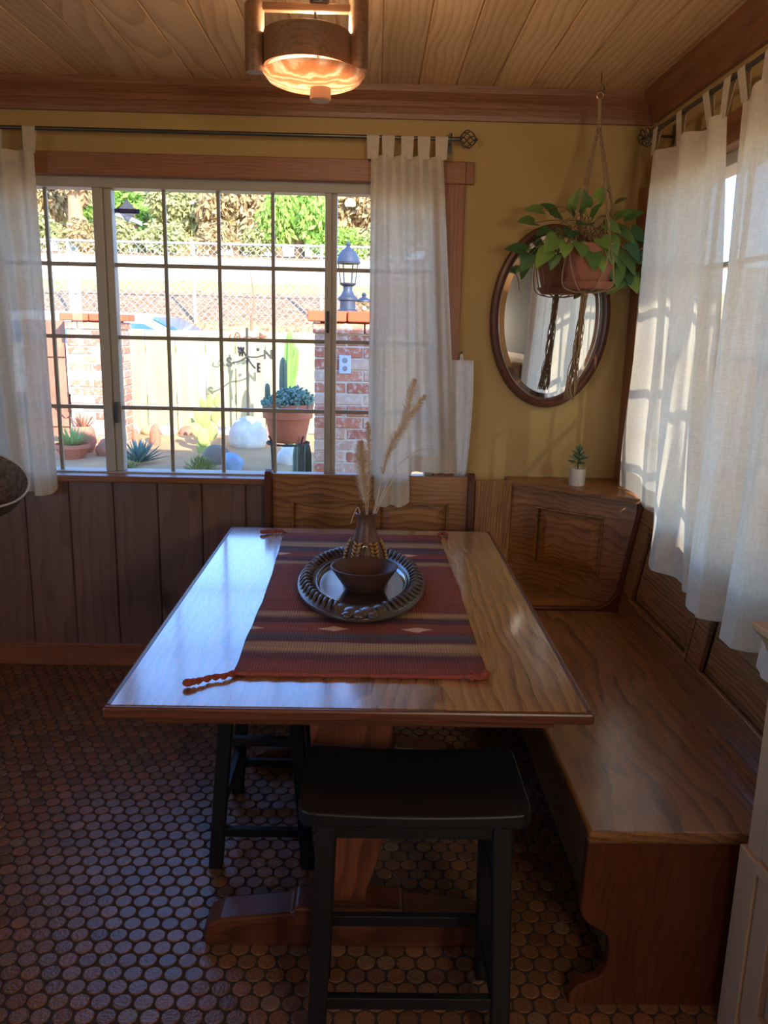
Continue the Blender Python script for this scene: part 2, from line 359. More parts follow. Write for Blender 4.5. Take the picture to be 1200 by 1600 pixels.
# outside
k = N('garden_brick'); geo = k.n('NewGeometry'); c = k.ramp(geo.outputs['Random Per Island'], [(0, srgb(172, 104, 84)), (.3, srgb(196, 124, 98)), (.5, srgb(208, 180, 160)), (.7, srgb(164, 96, 78)), (.85, srgb(200, 160, 136)), (1, srgb(186, 108, 84))])
n_ = k.noise(k.coord(), 26, 4, .65); k.base(k.mix(k.ramp(n_, [(.5, (0,)*3), (.68, (.8,)*3)]), c, srgb(214, 204, 192)), .85, 0, .2); k.bump(n_, .5, .006); M['brick'] = k.m
k = N('garden_brick_cap'); geo = k.n('NewGeometry'); k.base(k.ramp(geo.outputs['Random Per Island'], [(0, srgb(186, 92, 62)), (1, srgb(200, 106, 74))]), .8, 0, .2); M['brick_cap'] = k.m
M['mortar'] = plain('pale_mortar', srgb(204, 192, 176), .9, var=.12, scale=30)
k = N('fence_boards'); geo = k.n('NewGeometry'); co = k.coord(); f = k.noise(k.vmath('MULTIPLY', co, (14, 14, .7)), 1, 4, .6)
k.base(k.mix(k.math('MULTIPLY', geo.outputs['Random Per Island'], .4), k.ramp(f, [(.3, srgb(172, 156, 110)), (.7, srgb(196, 182, 138))]), srgb(184, 168, 122)), .8, 0, .2); M['fence'] = k.m
M['gate'] = wood('gate_redwood', srgb(164, 108, 84), srgb(180, 122, 96), srgb(134, 84, 66), 'Z', 16, .7, lines=.3)
M['dirt'] = plain('garden_dirt', srgb(184, 146, 104), .95, var=.18, scale=3, bump=.5)
M['mulch'] = plain('wood_chip_mulch', srgb(166, 126, 92), .95, var=.7, scale=16, bump=1)
M['drygrass'] = plain('dry_grass_ground', srgb(160, 148, 92), .95, var=.3, scale=8)
M['road'] = plain('pale_drive', srgb(206, 196, 178), .9, var=.06, scale=2)
M['bluegrey'] = plain('lantern_blue_paint', srgb(62, 70, 88), .5, metal=.2)
M['white_plate'] = plain('outlet_plate', srgb(196, 206, 220), .5, var=.05)
M['galv'] = plain('galvanised_steel', srgb(168, 162, 150), .5, metal=.4)
M['vane'] = plain('vane_grey_iron', srgb(58, 54, 50), .7, metal=.0)
M['vane_rust'] = plain('vane_copper', srgb(120, 78, 54), .7, metal=.0)
M['agave'] = leafm('agave_leaf', srgb(92, 122, 114), srgb(128, 156, 140), .5, .1)
M['aloe'] = leafm('aloe_leaf', srgb(140, 164, 88), srgb(178, 190, 116), .5, .15)
M['teal'] = leafm('trailing_succulent', srgb(104, 140, 128), srgb(150, 180, 162), .6, .15)
M['redleaf'] = leafm('reddish_spike', srgb(140, 92, 72), srgb(170, 112, 84), .6, .1)
M['pad'] = leafm('prickly_pear_pad', srgb(150, 160, 84), srgb(176, 182, 104), .6, .05)
M['cactus'] = plain('cactus_green', srgb(110, 150, 66), .6, var=.15)
M['cactus_grey'] = plain('cactus_grey_green', srgb(108, 124, 104), .65, var=.15)
M['bush'] = leafm('yellow_green_bush', srgb(136, 140, 84), srgb(176, 172, 100), .8, .2)
for nm, c_ in (('pale', (214, 204, 190)), ('brown', (132, 112, 96)), ('blue', (150, 166, 184)), ('tan', (204, 166, 120)), ('red', (176, 116, 92))):
    M['rock_'+nm] = plain('rock_'+nm, srgb(*c_), .9, var=.2, scale=9, bump=.5)
M['leaf_gum'] = leafm('gum_leaf', srgb(168, 156, 104), srgb(216, 178, 136), .7, .35)
M['leaf_olive'] = leafm('olive_leaf', srgb(160, 164, 108), srgb(204, 196, 138), .7, .35)
M['leaf_green'] = leafm('pepper_tree_leaf', srgb(138, 178, 76), srgb(190, 210, 112), .7, .4)
M['leaf_dark'] = leafm('dark_tree_leaf', srgb(108, 140, 96), srgb(150, 172, 112), .7, .35)
M['bark'] = plain('gum_bark', srgb(168, 128, 96), .9, var=.2, scale=3)
M['bark_brown'] = plain('brown_bark', srgb(140, 108, 82), .9, var=.2, scale=5)
M['roofing'] = plain('roof_board', srgb(150, 140, 128), .9)
M['stucco'] = plain('house_stucco', srgb(206, 196, 176), .9, var=.06)
M['car_white'] = plain('car_white_paint', srgb(226, 228, 232), .25, var=.02, coat=.5)
k = N('car_blue_glass'); k.base(srgb(70, 110, 176), .12, 0, .6); M['car_glass'] = k.m
M['tyre'] = plain('tyre_rubber', srgb(40, 40, 42), .8)
M['dark_panel'] = plain('dark_panel_grey', srgb(84, 80, 74), .8, var=.15, scale=5)
M['sticker'] = cloth('sticker_grey', srgb(206, 190, 188), .75, .26)
M['sticker_band'] = cloth('sticker_navy', srgb(112, 106, 146), .6, .08)

# ------------------------------------------------------------------ the room shell
WT = .15
def wall_with_hole(name, axis, pos, t, a0, a1, z0, z1, h0, h1, hz0, hz1, mat):
    bm = B()
    for (p0, p1, q0, q1) in ((a0, h0, z0, z1), (h1, a1, z0, z1), (h0, h1, z0, hz0), (h0, h1, hz1, z1)):
        if axis == 'y': box(bm, p0, p1, pos, pos+t, q0, q1)
        else: box(bm, pos, pos+t, p0, p1, q0, q1)
    return struct(obj(name, bm, mat))
W1 = (-1.60, .275, .875, 2.10)            # window in the back wall: x0 x1 z0 z1
W2 = (1.80, 3.22, .875, 2.10)              # window in the right wall: y0 y1 z0 z1
wall_with_hole('wall_back', 'y', WY, WT, LX-WT, WX+WT, 0, CZ+.1, *W1, [M['mustard']])
wall_with_hole('wall_right', 'x', WX, WT, FY, WY, 0, CZ+.1, *W2, [M['mustard']])
wall_with_hole('wall_left', 'x', LX-WT, WT, FY, WY, 0, CZ+.1, -.8, 1.0, .8, 2.2, [M['room_dark']])  # unseen side opening, added to let more daylight into the room
bm = B(); box(bm, LX, WX, FY-WT, FY, 0, CZ+.1); struct(obj('wall_front', bm, M['room_dark']))
# penny-round tile floor
bm = B(); box(bm, LX, WX, FY, WY, -.06, 0)
pitch = .0487; rr = .0228; rows = int((WY-.2)/(pitch*.866)); SEG = 12
cs = [(math.cos(2*PI*i/SEG), math.sin(2*PI*i/SEG)) for i in range(SEG)]
for j in range(rows):
    y = WY-.024-j*pitch*.866
    if y < .35: break
    n = int((WX-LX)/pitch)
    for i in range(n):
        x = LX+.03+i*pitch+(pitch/2 if j % 2 else 0)
        if x > WX-.02: continue
        x += random.uniform(-.0008, .0008); hz = random.uniform(.0022, .0034); tx, ty = random.uniform(-.02, .02), random.uniform(-.02, .02)
        lo_ = [bm.verts.new((x+rr*c, y+rr*s, -.001)) for c, s in cs]
        md_ = [bm.verts.new((x+rr*c, y+rr*s, hz-.0012+tx*rr*c+ty*rr*s)) for c, s in cs]
        hi_ = [bm.verts.new((x+(rr-.002)*c, y+(rr-.002)*s, hz+tx*rr*c+ty*rr*s)) for c, s in cs]
        f = bm.faces.new(hi_); f.material_index = 1
        for q in range(SEG):
            for A_, B_ in ((lo_, md_), (md_, hi_)):
                f = bm.faces.new((A_[q], A_[(q+1) % SEG], B_[(q+1) % SEG], B_[q])); f.material_index = 1
struct(obj('floor', bm, [M['grout'], M['tile']]))
# plank ceiling with V grooves, boards running towards the window
bm = B(); pw = .1447; x = .158-pw*20
box(bm, LX, WX, FY, WY, CZ+.012, CZ+.1)
while x < WX-.01:
    a, b = max(x, LX), min(x+pw, WX)
    if b > LX+.01:
        g = .004
        pts = [(a+g, FY, CZ), (b-g, FY, CZ), (b, FY, CZ+.006), (b, FY, CZ+.014), (a, FY, CZ+.014), (a, FY, CZ+.006)]
        prism(bm, pts, (0, WY-FY, 0))
    x += pw
struct(obj('ceiling', bm, M['pine_ceil']))
# wainscot of tongue-and-groove boards under the window, sill rail and baseboards
bm = B(); x = -1.118-.192*8
while x < .36:
    a, b = x+.0015, min(x+.192, .36)-.0015
    if a > LX: prism(bm, [(a+.004, WY-.018, .10), (b-.004, WY-.018, .10), (b, WY-.013, .10), (b, WY, .10), (a, WY, .10), (a, WY-.013, .10)], (0, 0, .755))
    x += .192
struct(obj('trim_1', bm, M['pine_dark']))
bm = B(); box(bm, LX, .40, WY-.024, WY, 0, .105); struct(obj('baseboard_back', bm, M['trim'], bev=.003))
bm = B(); box(bm, WX-.02, WX, FY, 1.2, 0, .105); struct(obj('baseboard_right', bm, M['trim_y'], bev=.003))
def crown(name, mat, along):
    prof = [(0, 2.335), (.018, 2.335), (.022, 2.352), (.030, 2.372), (.034, 2.378), (.034, 2.396), (.046, 2.408), (.060, 2.425), (.062, 2.4495), (0, 2.4495)]
    bm = B()
    if along == 'x': prism(bm, [(LX, WY-d, z) for d, z in prof], (WX-LX, 0, 0))
    else: prism(bm, [(WX-d, FY, z) for d, z in prof], (0, WY-FY-.063, 0))
    return struct(obj(name, bm, mat))
crown('trim_2', M['trim'], 'x'); crown('trim_3', M['trim_y'], 'y')
# unseen house roof; right eave widened to block sun at the curtain gap
bm = B(); box(bm, LX-.6, WX+WT+.62, FY-.6, WY+WT+.08, CZ+.101, CZ+.16); struct(obj('roof', bm, M['roofing']))

# ------------------------------------------------------------------ windows
def window(name, axis, P, a0, a1, z0, z1, splits, cols, side):
    """three-light slider; axis 'x': lies in the back wall, 'y': in the right wall. P = inner wall face."""
    if axis == 'x': O, u, n = V((0, P, 0)), V((1, 0, 0)), V((0, 1, 0))
    else: O, u, n = V((P, 0, 0)), V((0, 1, 0)), V((1, 0, 0))
    up = V((0, 0, 1)); root = sempty(name, O+u*((a0+a1)/2)+up*z0)
    fb = lambda bm, *q: fbox(bm, O, u, up, n, *q)
    bm = B(); F = .042
    fb(bm, a0, a1, z1-F, z1, .03, .12); fb(bm, a0, a1, z0, z0+.012, .03, .12)
    fb(bm, a0, a0+.04, z0+.012, z1-F, .03, .12); fb(bm, a1-.04, a1, z0+.012, z1-F, .03, .12)
    obj('window_frame', bm, M['vinyl'], root, bev=.003)
    for s0, s1 in splits:
        bm = B(); fb(bm, s0, s0+(s1-s0)*.55, z0+.012, z1-F, .035, .105); fb(bm, s0+(s1-s0)*.55, s1, z0+.012, z1-F, .05, .105)
        obj('mullion', bm, M['vinyl'], root, bev=.003)
    edges = [a0+.04]+[e for s in splits for e in s]+[a1-.04]
    zz = [1.759, 1.462, 1.163]
    for i, vs in enumerate(cols):
        p0, p1 = edges[2*i], edges[2*i+1]
        bm = B()
        for v in vs: fb(bm, v-.007, v+.007, z0+.012, z1-F, .068, .082)
        for z in zz: fb(bm, p0, p1, z-.008, z+.008, .066, .084)
        obj('muntin_bars', bm, M['muntin'], root)
        bm = B(); fb(bm, p0, p1, z0+.012, z1-F, .0735, .0765); obj('pane', bm, M['glass'], root)
    return root, fb
w1, fb1 = window('window_1', 'x', WY, *W1, [(-1.158, -1.085), (-.207, -.158)], [(-1.362,), (-.875, -.651, -.426), (.05,)], 1)
bm = B(); fb1(bm, -1.108, -1.092, 1.10, 1.19, .028, .045); obj('latch', bm, M['black_plastic'], w1, bev=.002)
bm = B(); fb1(bm, -.200, -.186, 1.50, 1.59, .02, .04); obj('latch', bm, M['black_plastic'], w1, bev=.002)
bm = B(); fb1(bm, -1.66, .36, 2.097, 2.182, -.022, .03); fb1(bm, .36, .392, 2.097, 2.182, -.022, 0); obj('head_casing', bm, M['trim'], w1, bev=.003)
bm = B(); fb1(bm, .275, .36, .86, 2.097, -.018, .03); fb1(bm, .275, .285, .875, 2.097, .0, .1); obj('side_casing', bm, M['trim_z'], w1, bev=.003)
bm = B(); fb1(bm, -1.68, -1.60, .86, 2.097, -.018, .03); obj('side_casing', bm, M['trim_z'], w1, bev=.003)
bm = B(); fb1(bm, -1.70, .36, .852, .880, -.045, .05); obj('sill', bm, M['trim'], w1, bev=.006)
w2, fb2 = window('window_2', 'y', WX, *W2, [(2.42, 2.48)], [(2.02, 2.22), (2.72, 2.96)], 1)
bm = B(); fb2(bm, 1.70, 3.45, 2.097, 2.195, -.02, .03); obj('head_casing', bm, M['trim_y'], w2, bev=.003)
bm = B(); fb2(bm, 3.22, 3.512, .91, 2.097, -.035, .0); fb2(bm, 3.22, 3.25, .91, 2.097, 0, .03); obj('side_casing', bm, M['trim_z'], w2, bev=.003)
bm = B(); fb2(bm, 1.71, 1.80, .86, 2.097, -.02, .03); obj('side_casing', bm, M['trim_z'], w2, bev=.003)
bm = B(); fb2(bm, 1.69, 3.44, .852, .880, -.05, .05); obj('sill', bm, M['trim_y'], w2, bev=.006)
# diamond alarm sticker with a dark band across it, on the inside of the pane
t = thing('window_sticker', (-1.028, WY+.072, 1.925), 'grey diamond sticker with dark cross band at top left of window glass', 'sticker')
c0 = V((-1.028, WY+.0725, 1.975))
bm = B(); prism(bm, [c0+V((a, 0, b)) for a, b in ((0, -.047), (.041, 0), (0, .047), (-.041, 0))], (0, .0008, 0)); obj('diamond', bm, M['sticker'], t)
bm = B(); box(bm, c0.x-.052, c0.x+.052, c0.y-.0010, c0.y-.0002, c0.z-.010, c0.z+.008); obj('band', bm, M['sticker_band'], t)
bm = B(); box(bm, c0.x-.030, c0.x+.030, c0.y-.0016, c0.y-.0011, c0.z-.004, c0.z+.003); obj('print', bm, M['sticker'], t)

# ------------------------------------------------------------------ curtain rods
def rod(p0, p1, label, cage0=True, cage1=True):
    p0, p1 = V(p0), V(p1); d = (p1-p0).normalized()
    t = thing('curtain_rod', (p0+p1)/2, label, 'curtain rod')
    bm = B(); tube(bm, [p0, p1], .0075, 10); obj('pole', bm, M['iron'], t, smooth=True)
    side = V((0, 1, 0)) if abs(d.x) > .5 else V((1, 0, 0))
    for e, dd, on in ((p0, -d, cage0), (p1, d, cage1)):
        if not on: continue
        bm = B(); ax = dd; s1 = ax.orthogonal().normalized(); s2 = ax.cross(s1)
        for k_ in range(7):
            a0_ = 2*PI*k_/7; pts = []
            for i in range(13):
                q = i/12; a = a0_+q*2.2; r_ = .030*math.sin(PI*q)**.8+.003
                pts.append(e+ax*(.004+q*.066)+(s1*math.cos(a)+s2*math.sin(a))*r_)
            tube(bm, pts, .0022, 6)
        ball(bm, e+ax*.002, .009, 2); ball(bm, e+ax*.072, .006, 1)
        obj('finial', bm, M['iron'], t, smooth='all')
        bm = B(); q = e-dd*.03; wall = WY if abs(d.x) > .5 else WX
        L_ = (wall-q.y) if abs(d.x) > .5 else (wall-q.x)
        tube(bm, [q+V((0, 0, .02)), q+V((0, 0, -.012))], .006, 8); tube(bm, [q+V((0, 0, -.010)), q+V((0, 0, -.010))+side*L_], .005, 8)
        fq = q+side*(L_-.004); fbox(bm, fq, d, V((0, 0, 1)), side, -.012, .012, -.04, .03, 0, .004)
        obj('bracket', bm, M['iron'], t)
    return t
rod((-1.78, 3.44, 2.252), (.318, 3.44, 2.252), 'long grey metal curtain rod above the gridded window facing us')
rod((1.02, 1.52, 2.252), (1.02, 3.285, 2.252), 'grey metal curtain rod above the window on the right')

# ------------------------------------------------------------------ tab-top curtains
def curtain(name, top, bot, label, tabs, rodax, n=150, m=34, wr=.006, ztab=2.252, tab_w=.05, cross=2.3):
    T, Bm = spline(top, n), spline(bot, n)
    bm = B(); grid = []
    for j in range(m+1):
        q = j/m; row = []
        for i in range(n):
            p = T[i].lerp(Bm[i], q)
            e = math.sin(PI*min(1, q*1.4)*.5) if q < .7 else 1
            nn = noise.noise(V((i*.09, q*cross, wr*50)))*wr*e*2
            dirn = V((0, 1, 0)) if rodax == 'x' else V((1, 0, 0))
            row.append(bm.verts.new(p+dirn*nn))
        grid.append(row)
    h = (T[n//2]-Bm[n//2]).length; hem = max(1, round(m*.075/h))
    for j in range(m):
        for i in range(n-1):
            f = bm.faces.new((grid[j][i], grid[j][i+1], grid[j+1][i+1], grid[j+1][i])); f.smooth = True
            f.material_index = 1 if (j >= m-hem or j < 1) else 0
    zc = [v.co for v in bm.verts]
    o = obj(name, bm, [M['linen'], M['linen_hem']])
    tag(o, label, 'curtain')
    for s in tabs:                                                # loops of cloth over the rod
        i = min(n-1, int(s*(n-1))); p = T[i]; i2 = min(n-1, i+2); u = (V((1, 0, 0)) if rodax == 'x' else V((0, 1, 0)))
        ctr = V((p.x, 3.44, ztab)) if rodax == 'x' else V((1.02, p.y, ztab)); nrm = V((0, -1, 0)) if rodax == 'x' else V((-1, 0, 0))
        pts = [p+V((0, 0, -.012))+nrm*.002]
        for a in range(0, 181, 30): pts.append(ctr+nrm*(.0095*math.cos(R(a)))+V((0, 0, .0095*math.sin(R(a)))))
        pts.append(p+V((0, 0, -.012))-nrm*.004)
        bm = B(); rows = []
        for k_, pp in enumerate(pts):
            wf = tab_w*(.5 if 0 < k_ < len(pts)-1 else .42)
            rows.append([bm.verts.new(pp-u*wf), bm.verts.new(pp+u*wf)])
        for a, b in zip(rows, rows[1:]): bm.faces.new((a[0], a[1], b[1], b[0])).smooth = True
        to = obj('tab', bm, M['linen_hem'], o)
    return o
def waves(xa, xb, y0, amp, cyc, z, npt, ph=0, slope=0, skew=0):
    return [(xa+(xb-xa)*i/(npt-1)+skew*math.sin(2*PI*cyc*i/(npt-1)+ph+1), y0+amp*math.sin(2*PI*cyc*i/(npt-1)+ph)+slope*i/(npt-1), z) for i in range(npt)]
# right-hand curtain of the facing window: left part hangs in front of the bench, the rest is tucked behind it
curtain('curtain', waves(-.022, .262, 3.435, .016, 4, 2.185, 25),
        [(-.012, 3.46, .915), (.005, 3.455, .90), (.02, 3.40, .80), (.06, 3.375, .79), (.09, 3.395, .795), (.12, 3.365, .79), (.155, 3.39, .80), (.168, 3.42, .82), (.172, 3.466, .91),
         (.19, 3.475, .925), (.215, 3.468, .925), (.24, 3.478, .925), (.275, 3.466, .92), (.30, 3.478, .92), (.325, 3.466, .92), (.345, 3.478, .92), (.368, 3.468, .92)],
        'white tab-top curtain hanging behind the dried grass, right side of the gridded window', [.03, .24, .50, .73, .97], 'x', wr=.007)
curtain('curtain', waves(-1.72, -1.335, 3.435, .018, 4, 2.172, 25),
        [(-1.76, 3.42, .815), (-1.70, 3.45, .815), (-1.64, 3.40, .81), (-1.58, 3.45, .815), (-1.50, 3.40, .812), (-1.46, 3.44, .812), (-1.43, 3.43, .812), (-1.40, 3.39, .806), (-1.365, 3.40, .806), (-1.345, 3.43, .812), (-1.335, 3.455, .83)],
        'white tab-top curtain beside the woven basket at far left of the window', [.02, .3, .62, .97], 'x', wr=.007)
curtain('curtain', [(1.02, 3.225, 2.178), (1.00, 3.15, 2.172), (1.02, 3.08, 2.165), (1.035, 3.0, 2.16), (1.01, 2.93, 2.165), (1.00, 2.86, 2.17), (1.035, 2.79, 2.16), (1.035, 2.72, 2.16), (1.00, 2.66, 2.165), (.995, 2.61, 2.16), (1.015, 2.562, 2.16)],
        [(1.030, 3.335, .915), (1.026, 3.28, .914), (1.034, 3.10, .913), (1.036, 3.0, .889), (1.036, 2.93, .887), (1.032, 2.87, .885), (1.02, 2.83, .86), (.985, 2.765, .765), (.955, 2.70, .757), (.950, 2.62, .757), (.99, 2.55, .757), (.985, 2.47, .757), (.962, 2.40, .757), (.995, 2.34, .757), (1.005, 2.24, .757)],
        'shorter white curtain nearest the room corner, right of the hanging plant', [.05, .36, .68, .97], 'y', wr=.008)
pt, pb = [], []
for i in range(17):
    s = i/16; y = 2.495-s*.825
    pt.append((1.015+.020*math.sin(i*1.55+.5)+.005*max(0, 1-i/2.5), y, 2.178+.006*math.sin(i*1.55+2)))
    pb.append((.955+.040*math.sin(i*1.05+1.2)+.006*math.sin(i*2.2)+.0*max(0, 1-i/2), 2.345-s*.60+.015*math.sin(i*1.05), .755+.004*math.sin(i*1.1)))
curtain('curtain', pt, pb, 'wide white curtain panel over the cream cabinet at right edge', [.02, .22, .42, .62, .82, .98], 'y', n=240, wr=.008)
# folded white cloth hung by its loop from a peg on the casing
t = thing('hanging_cloth', (.385, 3.48, .92), 'narrow white folded cloth hanging by a loop right of the curtain', 'cloth')
bm = B(); T_ = [(.332, 3.482), (.35, 3.470), (.372, 3.476), (.395, 3.464), (.42, 3.474)]
top = spline([(x, y, 1.402) for x, y in T_], 30); mid = spline([(.342, 3.487, 1.17), (.36, 3.468, 1.17), (.385, 3.478, 1.17), (.405, 3.466, 1.17), (.424, 3.478, 1.17)], 30); bt_ = spline([(.362, 3.487, .905), (.373, 3.477, .905), (.385, 3.483, .905), (.395, 3.475, .905), (.408, 3.481, .905)], 30)
g = []
for j in range(20):
    q = j/19
    g.append([bm.verts.new(V(a)*((1-q)*(1-2*q)) + V(b)*(4*q*(1-q)) + V(c)*(q*(2*q-1))) for a, b, c in zip(top, mid, bt_)])
for j in range(19):
    for i in range(29): bm.faces.new((g[j][i], g[j][i+1], g[j+1][i+1], g[j+1][i])).smooth = True
obj('cloth', bm, M['towel'], t, sol=.004)
bm = B(); tube(bm, [(.366, 3.474, 1.395), (.368, 3.480, 1.42), (.3705, 3.485, 1.432), (.374, 3.480, 1.42), (.377, 3.474, 1.395)], .003, 6); obj('loop', bm, M['towel'], t)
bm = B(); tube(bm, [(.3705, 3.518, 1.428), (.3705, 3.482, 1.428), (.3705, 3.478, 1.436)], .003, 6); tag(obj('wall_peg', bm, M['iron']), 'small metal peg holding the folded white cloth', 'peg')

# ------------------------------------------------------------------ breakfast nook benches
SZ = .46                                   # seat height
def raised_panel(root, O, u, v, n, u0, u1, v0, v1, mat):
    bm = B(); frustum(bm, O, u, v, n, u0+.004, u1-.004, v0+.004, v1-.004, -.020, -.001, .046)
    return obj('raised_panel', bm, mat, root, bev=.0015)
def molding(bm, O, u, v, n, u0, u1, v0, v1, w=.008):
    for a0, a1, b0, b1 in ((u0, u1, v0, v0+w), (u0, u1, v1-w, v1), (u0, u0+w, v0+w, v1-w), (u1-w, u1, v0+w, v1-w)):
        fbox(bm, O, u, v, n, a0, a1, b0, b1, -.012, .004)
Z = V((0, 0, 1))
# bench against the wall under the window
t = thing('bench', (0, 3.2, 0), 'panelled oak bench back behind the table under the window', 'bench')
O = V((0, 3.418, 0)); u = V((1, 0, 0)); n = V((0, -1, 0)); bm = B()
fbox(bm, O, u, Z, n, -.415, .415, .80, .915, -.022, 0); fbox(bm, O, u, Z, n, -.415, .415, SZ, .54, -.022, 0)
for a, b in ((-.415, -.335), (-.035, .035), (.335, .415)): fbox(bm, O, u, Z, n, a, b, .54, .80, -.022, 0)
for a, b in ((-.335, -.035), (.035, .335)): molding(bm, O, u, Z, n, a, b, .54, .80)
obj('back_frame', bm, M['oak_x'], t, bev=.002)
for a, b in ((-.335, -.035), (.035, .335)): raised_panel(t, O, u, Z, n, a, b, .54, .80, M['oak_x'])
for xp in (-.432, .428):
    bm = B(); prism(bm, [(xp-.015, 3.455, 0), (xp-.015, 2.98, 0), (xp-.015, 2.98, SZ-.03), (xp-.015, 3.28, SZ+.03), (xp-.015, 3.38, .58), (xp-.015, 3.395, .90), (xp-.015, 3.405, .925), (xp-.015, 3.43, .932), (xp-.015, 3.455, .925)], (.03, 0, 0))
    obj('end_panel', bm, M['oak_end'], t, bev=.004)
bm = B(); box(bm, -.417, .413, 2.985, 3.40, SZ-.028, SZ); obj('seat', bm, M['oak_x'], t, bev=.008)
bm = B(); box(bm, -.417, .413, 3.06, 3.08, .02, SZ-.028); obj('front_board', bm, M['oak_x'], t)
# corner unit with its slanted back
t = thing('corner_seat', (.8, 3.25, 0), 'oak corner seat with slanted panelled back and shelf holding the small succulent', 'bench')
A0, A1 = V((.60, 3.435, 0)), V((1.035, 3.085, 0)); u = (A1-A0).normalized(); Ld = (A1-A0).length
nn = V((u.y, -u.x, 0)); lean = .012; v = (Z*.43 - nn*lean).normalized(); n = u.cross(v).normalized()
if n.y > 0: n = -n
O = A0+Z*SZ+nn*lean*1.0; H = .435
bm = B()
fbox(bm, O, u, v, n, 0, Ld, H-.085, H, -.02, 0); fbox(bm, O, u, v, n, 0, Ld, 0, .10, -.02, 0)
fbox(bm, O, u, v, n, 0, .13, .10, H-.085, -.02, 0); fbox(bm, O, u, v, n, Ld-.13, Ld, .10, H-.085, -.02, 0)
molding(bm, O, u, v, n, .13, Ld-.13, .10, H-.085)
obj('back_frame', bm, M['oak_x'], t, bev=.002)
raised_panel(t, O, u, v, n, .13, Ld-.13, .10, H-.085, M['oak_x'])
bm = B(); prism(bm, [(.585, 3.515, .885), (.585, 3.425, .885), (1.04, 3.05, .885), (1.095, 3.05, .885), (1.095, 3.515, .885)], (0, 0, .022)); obj('shelf_top', bm, M['oak_x'], t, bev=.004)
bm = B(); box(bm, .447, .60, 3.41, 3.43, SZ, .905); obj('side_board', bm, M['oak_z'], t, bev=.002)
bm = B(); prism(bm, [(.447, 3.41, SZ-.028), (.447, 3.075, SZ-.028), (.96, 3.075, SZ-.028), (1.03, 3.10, SZ-.028), (1.03, 3.11, SZ-.028), (.68, 3.41, SZ-.028)], (0, 0, .028)); obj('seat', bm, M['oak_x'], t, bev=.004)
def bench_side(x0, y0, dy, prof_front, toe):
    pts = [(x0, y0, 0)]
    return pts
bm = B()
prof = [(.52, 0), (.52, .40), (.505, .43), (.515, SZ+.012), (.90, SZ+.012), (.945, SZ+.030), (.972, SZ+.07), (.985, SZ+.14), (1.035, .895), (1.052, .905), (1.075, .90), (1.075, 0)]
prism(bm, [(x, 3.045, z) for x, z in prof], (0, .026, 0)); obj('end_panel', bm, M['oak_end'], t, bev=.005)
# long bench along the right wall
t = thing('bench', (.78, 2.3, 0), 'long oak bench along the right wall with wide seat', 'bench')
YE, YB = 1.60, 3.043
bm = B(); box(bm, .492, .985, YE-.012, YB, SZ-.03, SZ); obj('seat', bm, M['oak_y'], t, bev=.010, seg=3)
bm = B(); box(bm, .60, .62, YE+.03, YB, .02, SZ-.03); obj('front_board', bm, M['oak_y'], t)
bm = B()
prof = [(.482, 0), (.482, .03), (.500, .055), (.545, .075), (.563, .105), (.566, .150), (.560, .185), (.545, .200), (.515, .218), (.498, .235), (.492, .262), (.496, SZ-.03), (.985, SZ-.03), (.985, SZ+.03), (1.045, .89), (1.085, .89), (1.085, 0)]
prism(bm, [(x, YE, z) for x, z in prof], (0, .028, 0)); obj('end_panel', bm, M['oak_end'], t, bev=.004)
P0, P1 = V((.978, 0, SZ)), V((1.048, 0, .895)); v = (P1-P0).normalized(); H = (P1-P0).length; u = V((0, 1, 0)); n = V((-v.z, 0, v.x)); O = P0
bm = B(); y0, y1 = YE+.03, YB
stl = [(y0, y0+.07), (2.285, 2.375), (y1-.10, y1)]
fbox(bm, O, u, v, n, y0, y1, H-.075, H, -.022, 0); fbox(bm, O, u, v, n, y0, y1, -.01, .075, -.022, 0)
for a, b in stl: fbox(bm, O, u, v, n, a, b, .075, H-.075, -.022, 0)
pn = [(stl[0][1], stl[1][0]), (stl[1][1], stl[2][0])]
for a, b in pn: molding(bm, O, u, v, n, a, b, .075, H-.075, .014)
obj('back_frame', bm, M['oak_y'], t, bev=.002)
for a, b in pn: raised_panel(t, O, u, v, n, a, b, .075, H-.075, M['oak_y'])
bm = B(); fbox(bm, O, u, v, n, y0, y1, H, H+.012, -.05, .008); obj('top_cap', bm, M['oak_y'], t, bev=.003)

# ------------------------------------------------------------------ trestle table
TZ = .75; TX0, TX1, TY0, TY1 = -.533, .464, 1.584, 3.128
t = thing('dining_table', (-.035, 2.35, 0), 'oak trestle dining table with striped runner on top', 'table')
bm = B(); xs = [TX0, -.33, -.08, .17, .30, TX1]
for a, b in zip(xs, xs[1:]): box(bm, a, b, TY0, TY1, TZ-.024, TZ)
bmesh.ops.remove_doubles(bm, verts=bm.verts[:], dist=.0) if False else None
obj('tabletop', bm, M['oak_table'], t, bev=.0)
bm = B()                                  # rounded lipping around the boards
e = .014
for a0, a1, b0, b1 in ((TX0-e, TX1+e, TY0-e, TY0), (TX0-e, TX1+e, TY1, TY1+e), (TX0-e, TX0, TY0, TY1), (TX1, TX1+e, TY0, TY1)): box(bm, a0, a1, b0, b1, TZ-.026, TZ-.0005)
obj('edge_lipping', bm, M['oak_table_dark'], t, bev=.005)
bm = B(); box(bm, -.475, .405, 1.612, 1.64, .694, TZ-.024); box(bm, -.475, .405, 3.06, 3.088, .694, TZ-.024)
box(bm, -.475, -.45, 1.64, 3.06, .694, TZ-.024); box(bm, .38, .405, 1.64, 3.06, .694, TZ-.024)
obj('apron', bm, M['oak_table_dark'], t, bev=.003)
pedp = [(.115, .70), (.115, .66), (.100, .60), (.095, .50), (.085, .38), (.077, .27), (.060, .20), (.044, .15), (.042, .12), (.052, .085), (.075, .055), (.085, .05)]
